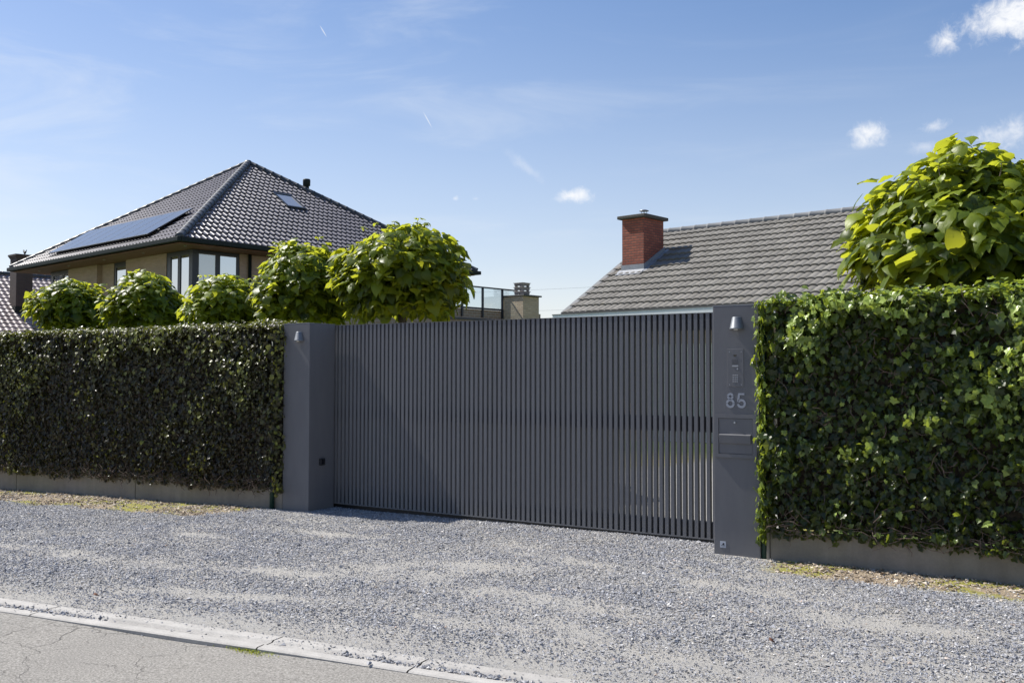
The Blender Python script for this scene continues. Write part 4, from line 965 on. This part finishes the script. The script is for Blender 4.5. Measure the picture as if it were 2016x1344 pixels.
# ------------------------------------------------------------------ clipped catalpa trees
def tree(cx, cy, zc, rx, rzu, rzd, n, Lmu, label, seed, sprigs=0, light=0, lumpy=1.0):
    g = np.random.default_rng(seed); z0 = float(ground_z(cx, cy)); O = np.array((cx, cy, z0))
    root = empty('catalpa_tree', (cx, cy, z0), label, 'tree', 'globe-headed trees behind the hedges')
    mb = MB(O); kn = [(cx, cy, z0-.1)]
    for k_ in range(1, 7): kn.append((cx+g.normal(0, .012), cy+g.normal(0, .012), z0+(zc-.35-z0)*k_/6))
    mb.tube(kn, .075, 12, .058)
    head = Vector(kn[-1]); mb.lathe(head, [(.05, -.08), (.10, .02), (.11, .10), (.06, .17), (.01, .18)], 12)
    mb.build('trunk', M['bark'], root)
    segs = []; C = np.array((cx, cy, zc))
    for k_ in range(34):
        a = g.uniform(0, 2*np.pi); e_ = g.uniform(-.1, 1.35); d = np.array([math.cos(a)*math.cos(e_), math.sin(a)*math.cos(e_), math.sin(e_)])
        p1 = C+d*np.array([rx, rx, rzu])*g.uniform(.75, .95); p0 = np.array(head)+np.array([0, 0, .1]); pm = (p0+p1)/2+np.array([0, 0, .12])
        segs.append(([p0-O, pm-O, p1-O], .013, .005))
    lump = [(nrmz(g.normal(0, 1, (1, 3)))[0], g.uniform(-.2, .2)) for _ in range(46)]
    def crown(n, lo, hi, zmin):
        d = nrmz(g.normal(0, 1, (n*3, 3))); d = d[d[:, 2] > zmin][:n]
        rad = g.uniform(lo, hi, len(d))
        rad = rad*np.where(g.uniform(0, 1, len(d)) < .1, g.uniform(1.0, 1.07, len(d)), 1)
        for ld, la in lump: rad = rad*(1+lumpy*la*np.exp(-(1-d@ld)*17))
        d2 = d*np.stack([1-.22*np.clip(d[:, 2], 0, 1)-.30*np.clip(-d[:, 2], 0, 1)]*2+[np.ones(len(d))], 1)
        P = C+d2*np.stack([np.full(len(d), rx), np.full(len(d), rx), np.where(d[:, 2] > 0, rzu, rzd)], 1)*rad[:, None]
        return d, P
    Ps = []; Ds = []; Ns = []; Ls = []; Rs = []; Cs = []
    for nn_, lo, hi, zm, tilt in ((n, .76, 1.06, -.62, 1), (int(n*.7), .4, .78, -.8, .8)):
        d, P = crown(nn_, lo, hi, zm); k_ = len(d)
        out = np.stack([d[:, 0], d[:, 1], d[:, 2]*.35], 1)
        hang = (g.uniform(0, 1, (k_, 1)) < .28)*1.0; Nn = out*(g.uniform(.0, .4, (k_, 1))+hang*.9)+np.array([0, 0, 1.0])+g.normal(0, .30, (k_, 3))
        D = nrmz(np.stack([d[:, 0], d[:, 1], 0*d[:, 2]], 1)+g.normal(0, .45, (k_, 3)))*.8+np.array([0, 0, -1.0])*(g.uniform(.05, .5, (k_, 1))+.7*hang)
        Ps.append(P); Ds.append(D); Ns.append(Nn); Ls.append(Lmu*np.clip(g.lognormal(0, .28, k_), .45, 1.7)); Rs.append(np.clip(g.beta(2, 2.3, k_)+.30*d[:, 2]*(lo > .6)-.08+light, 0, 1)); Cs.append(g.uniform(-.15, .6, k_))  # leaf tone lightens towards the crown top
    for k_ in range(sprigs):      # young shoots standing out of the crown
        a = g.uniform(0, 2*np.pi); e_ = g.uniform(.55, 1.45); d = np.array([math.cos(a)*math.cos(e_), math.sin(a)*math.cos(e_), math.sin(e_)])
        p0 = C+d*np.array([rx, rx, rzu])*.9; tip = p0+(d*.6+np.array([0, 0, .5]))*g.uniform(.08, .17)
        segs.append(([p0-O, (p0+tip)/2+g.normal(0, .01, 3)-O, tip-O], .006, .003))
        m_ = int(g.integers(4, 8)); aa = g.uniform(0, 2*np.pi, m_)
        dd = np.stack([np.cos(aa), np.sin(aa), g.uniform(-.5, .3, m_)], 1)
        Ps.append(np.repeat(tip[None], m_, 0)+dd*.03); Ds.append(dd); Ns.append(np.stack([g.normal(0, .4, m_), g.normal(0, .4, m_), np.ones(m_)], 1))
        Ls.append(Lmu*g.uniform(.3, .6, m_)); Rs.append(g.uniform(.5, 1, m_)); Cs.append(g.uniform(0, .3, m_))
    P, D, Nn, L, Rn, Cu = map(np.concatenate, (Ps, Ds, Ns, Ls, Rs, Cs))
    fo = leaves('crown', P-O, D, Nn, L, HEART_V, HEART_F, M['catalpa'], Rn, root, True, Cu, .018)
    twig_mesh('branches', segs, M['bark'], root, 5)
    return root
tree(-16.05, 10.5, 2.60, .62, .56, .62, 1450, .108, 'leftmost globe tree of the row, in front of the far corner window', 31)
tree(-14.02, 10.5, 2.60, .70, .66, .62, 1600, .108, 'second globe tree from the left, below the tan brick wall', 32)
tree(-11.98, 10.5, 2.50, .70, .57, .62, 1350, .105, 'lowest and yellowest globe tree of the row, in front of the right-hand corner pane', 33, 3, .15)
tree(-10.3, 10.5, 2.76, .76, .74, .76, 2000, .112, 'globe tree rising right behind the lamp pillar on the left', 34, 3, .04)
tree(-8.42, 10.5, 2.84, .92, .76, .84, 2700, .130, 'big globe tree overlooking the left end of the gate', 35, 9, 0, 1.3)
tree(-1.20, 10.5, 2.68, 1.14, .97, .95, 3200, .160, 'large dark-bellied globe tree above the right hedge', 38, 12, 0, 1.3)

# ------------------------------------------------------------------ small things
def cable(p, q, sag, label):
    p, q = Vector(p), Vector(q); mb = MB((p+q)/2)
    mb.tube([p.lerp(q, k_/24)-UP*sag*4*(k_/24)*(1-k_/24) for k_ in range(25)], .0045, 6)
    tag(mb.build('power_cable', M['slat_dark']), label, 'cable', 'cables far behind the annex chimney')
cable((-60, 36, 6.0), (-5, 65, 8.4), .5, 'upper thin cable across the sky between annex chimney and bungalow')
cable((-60, 36, 5.25), (-5, 65, 6.6), .5, 'lower thin cable across the sky, just over the gate top')
def tuft(cx, cy, cz, n, w_, label):
    g = np.random.default_rng(5); V = []; F = []; A = []
    for i in range(n):
        b = np.array([cx+g.normal(0, w_), cy+g.normal(0, .018), cz]); a = g.uniform(0, 2*np.pi); l = g.uniform(.015, .05); d = np.array([math.cos(a)*.7, math.sin(a)*.7, .6])
        s_ = np.array([-d[1], d[0], 0])*.0022; k_ = len(V)
        V += [b-s_, b+s_, b+d*l*.6+s_*.8, b+d*l*.6-s_*.8, b+d*l-np.array([0, 0, l*.15])]; F += [(k_, k_+1, k_+2, k_+3), (k_+3, k_+2, k_+4, k_+4)]; A += [g.uniform(), g.uniform()]
    V = np.array(V); F = np.array(F); tr = F[:, 2] == F[:, 3]; A = np.array(A)
    o = np_mesh('weeds', V-np.array((cx, cy, cz)), [F[~tr], F[tr][:, :3]], M['catalpa'], None, np.concatenate([A[~tr], A[tr]])); o.location = (cx, cy, cz)
    tag(o, kind='stuff')
q = KP+KD*(-1.82)+KN*(-KW-.02)
tuft(q.x, q.y, float(ground_z(q.x, q.y))-.02, 420, .085, 'low tuft of weeds growing in the joint between kerb and road')
mt, t = new_mat('dead_leaf'); t.set(t.p.inputs['Base Color'], t.ramp(t.noise(t.pos(), 60), [(.3, (.14, .055, .03)), (.7, (.28, .14, .08))])); t.p.inputs['Roughness'].default_value = .7
mt2, t = new_mat('dark_dead_leaf'); t.set(t.p.inputs['Base Color'], t.ramp(t.noise(t.pos(), 60), [(.3, (.03, .02, .015)), (.7, (.09, .06, .04))])); t.p.inputs['Roughness'].default_value = .7
for x_, y_, L_, a_, m_, lb in ((-1.67, 5.36, .055, .3, mt, 'reddish fallen leaf on the gravel low down right of centre'), (-3.2, 7.03, .05, 2.6, mt2, 'dark fallen leaf on the gravel in front of the gate by the pillar'), (-5.91, 4.05, .05, .8, mt, 'curled brown leaf on the gravel beside the kerb on the left')):
    v = leaf_verts(np.array([[0, 0, 0.]]), np.array([[math.cos(a_), math.sin(a_), .1]]), np.array([[.2, -.3, 1.]]), np.array([L_*.65]), HEART_V, np.array([.5]))
    o = np_mesh('fallen_leaf', v[0], [HEART_F], m_, None, None, True); o.location = (x_, y_, float(ground_h(x_, y_))+.03)
    tag(o, lb, 'leaf', 'fallen leaves on the gravel')
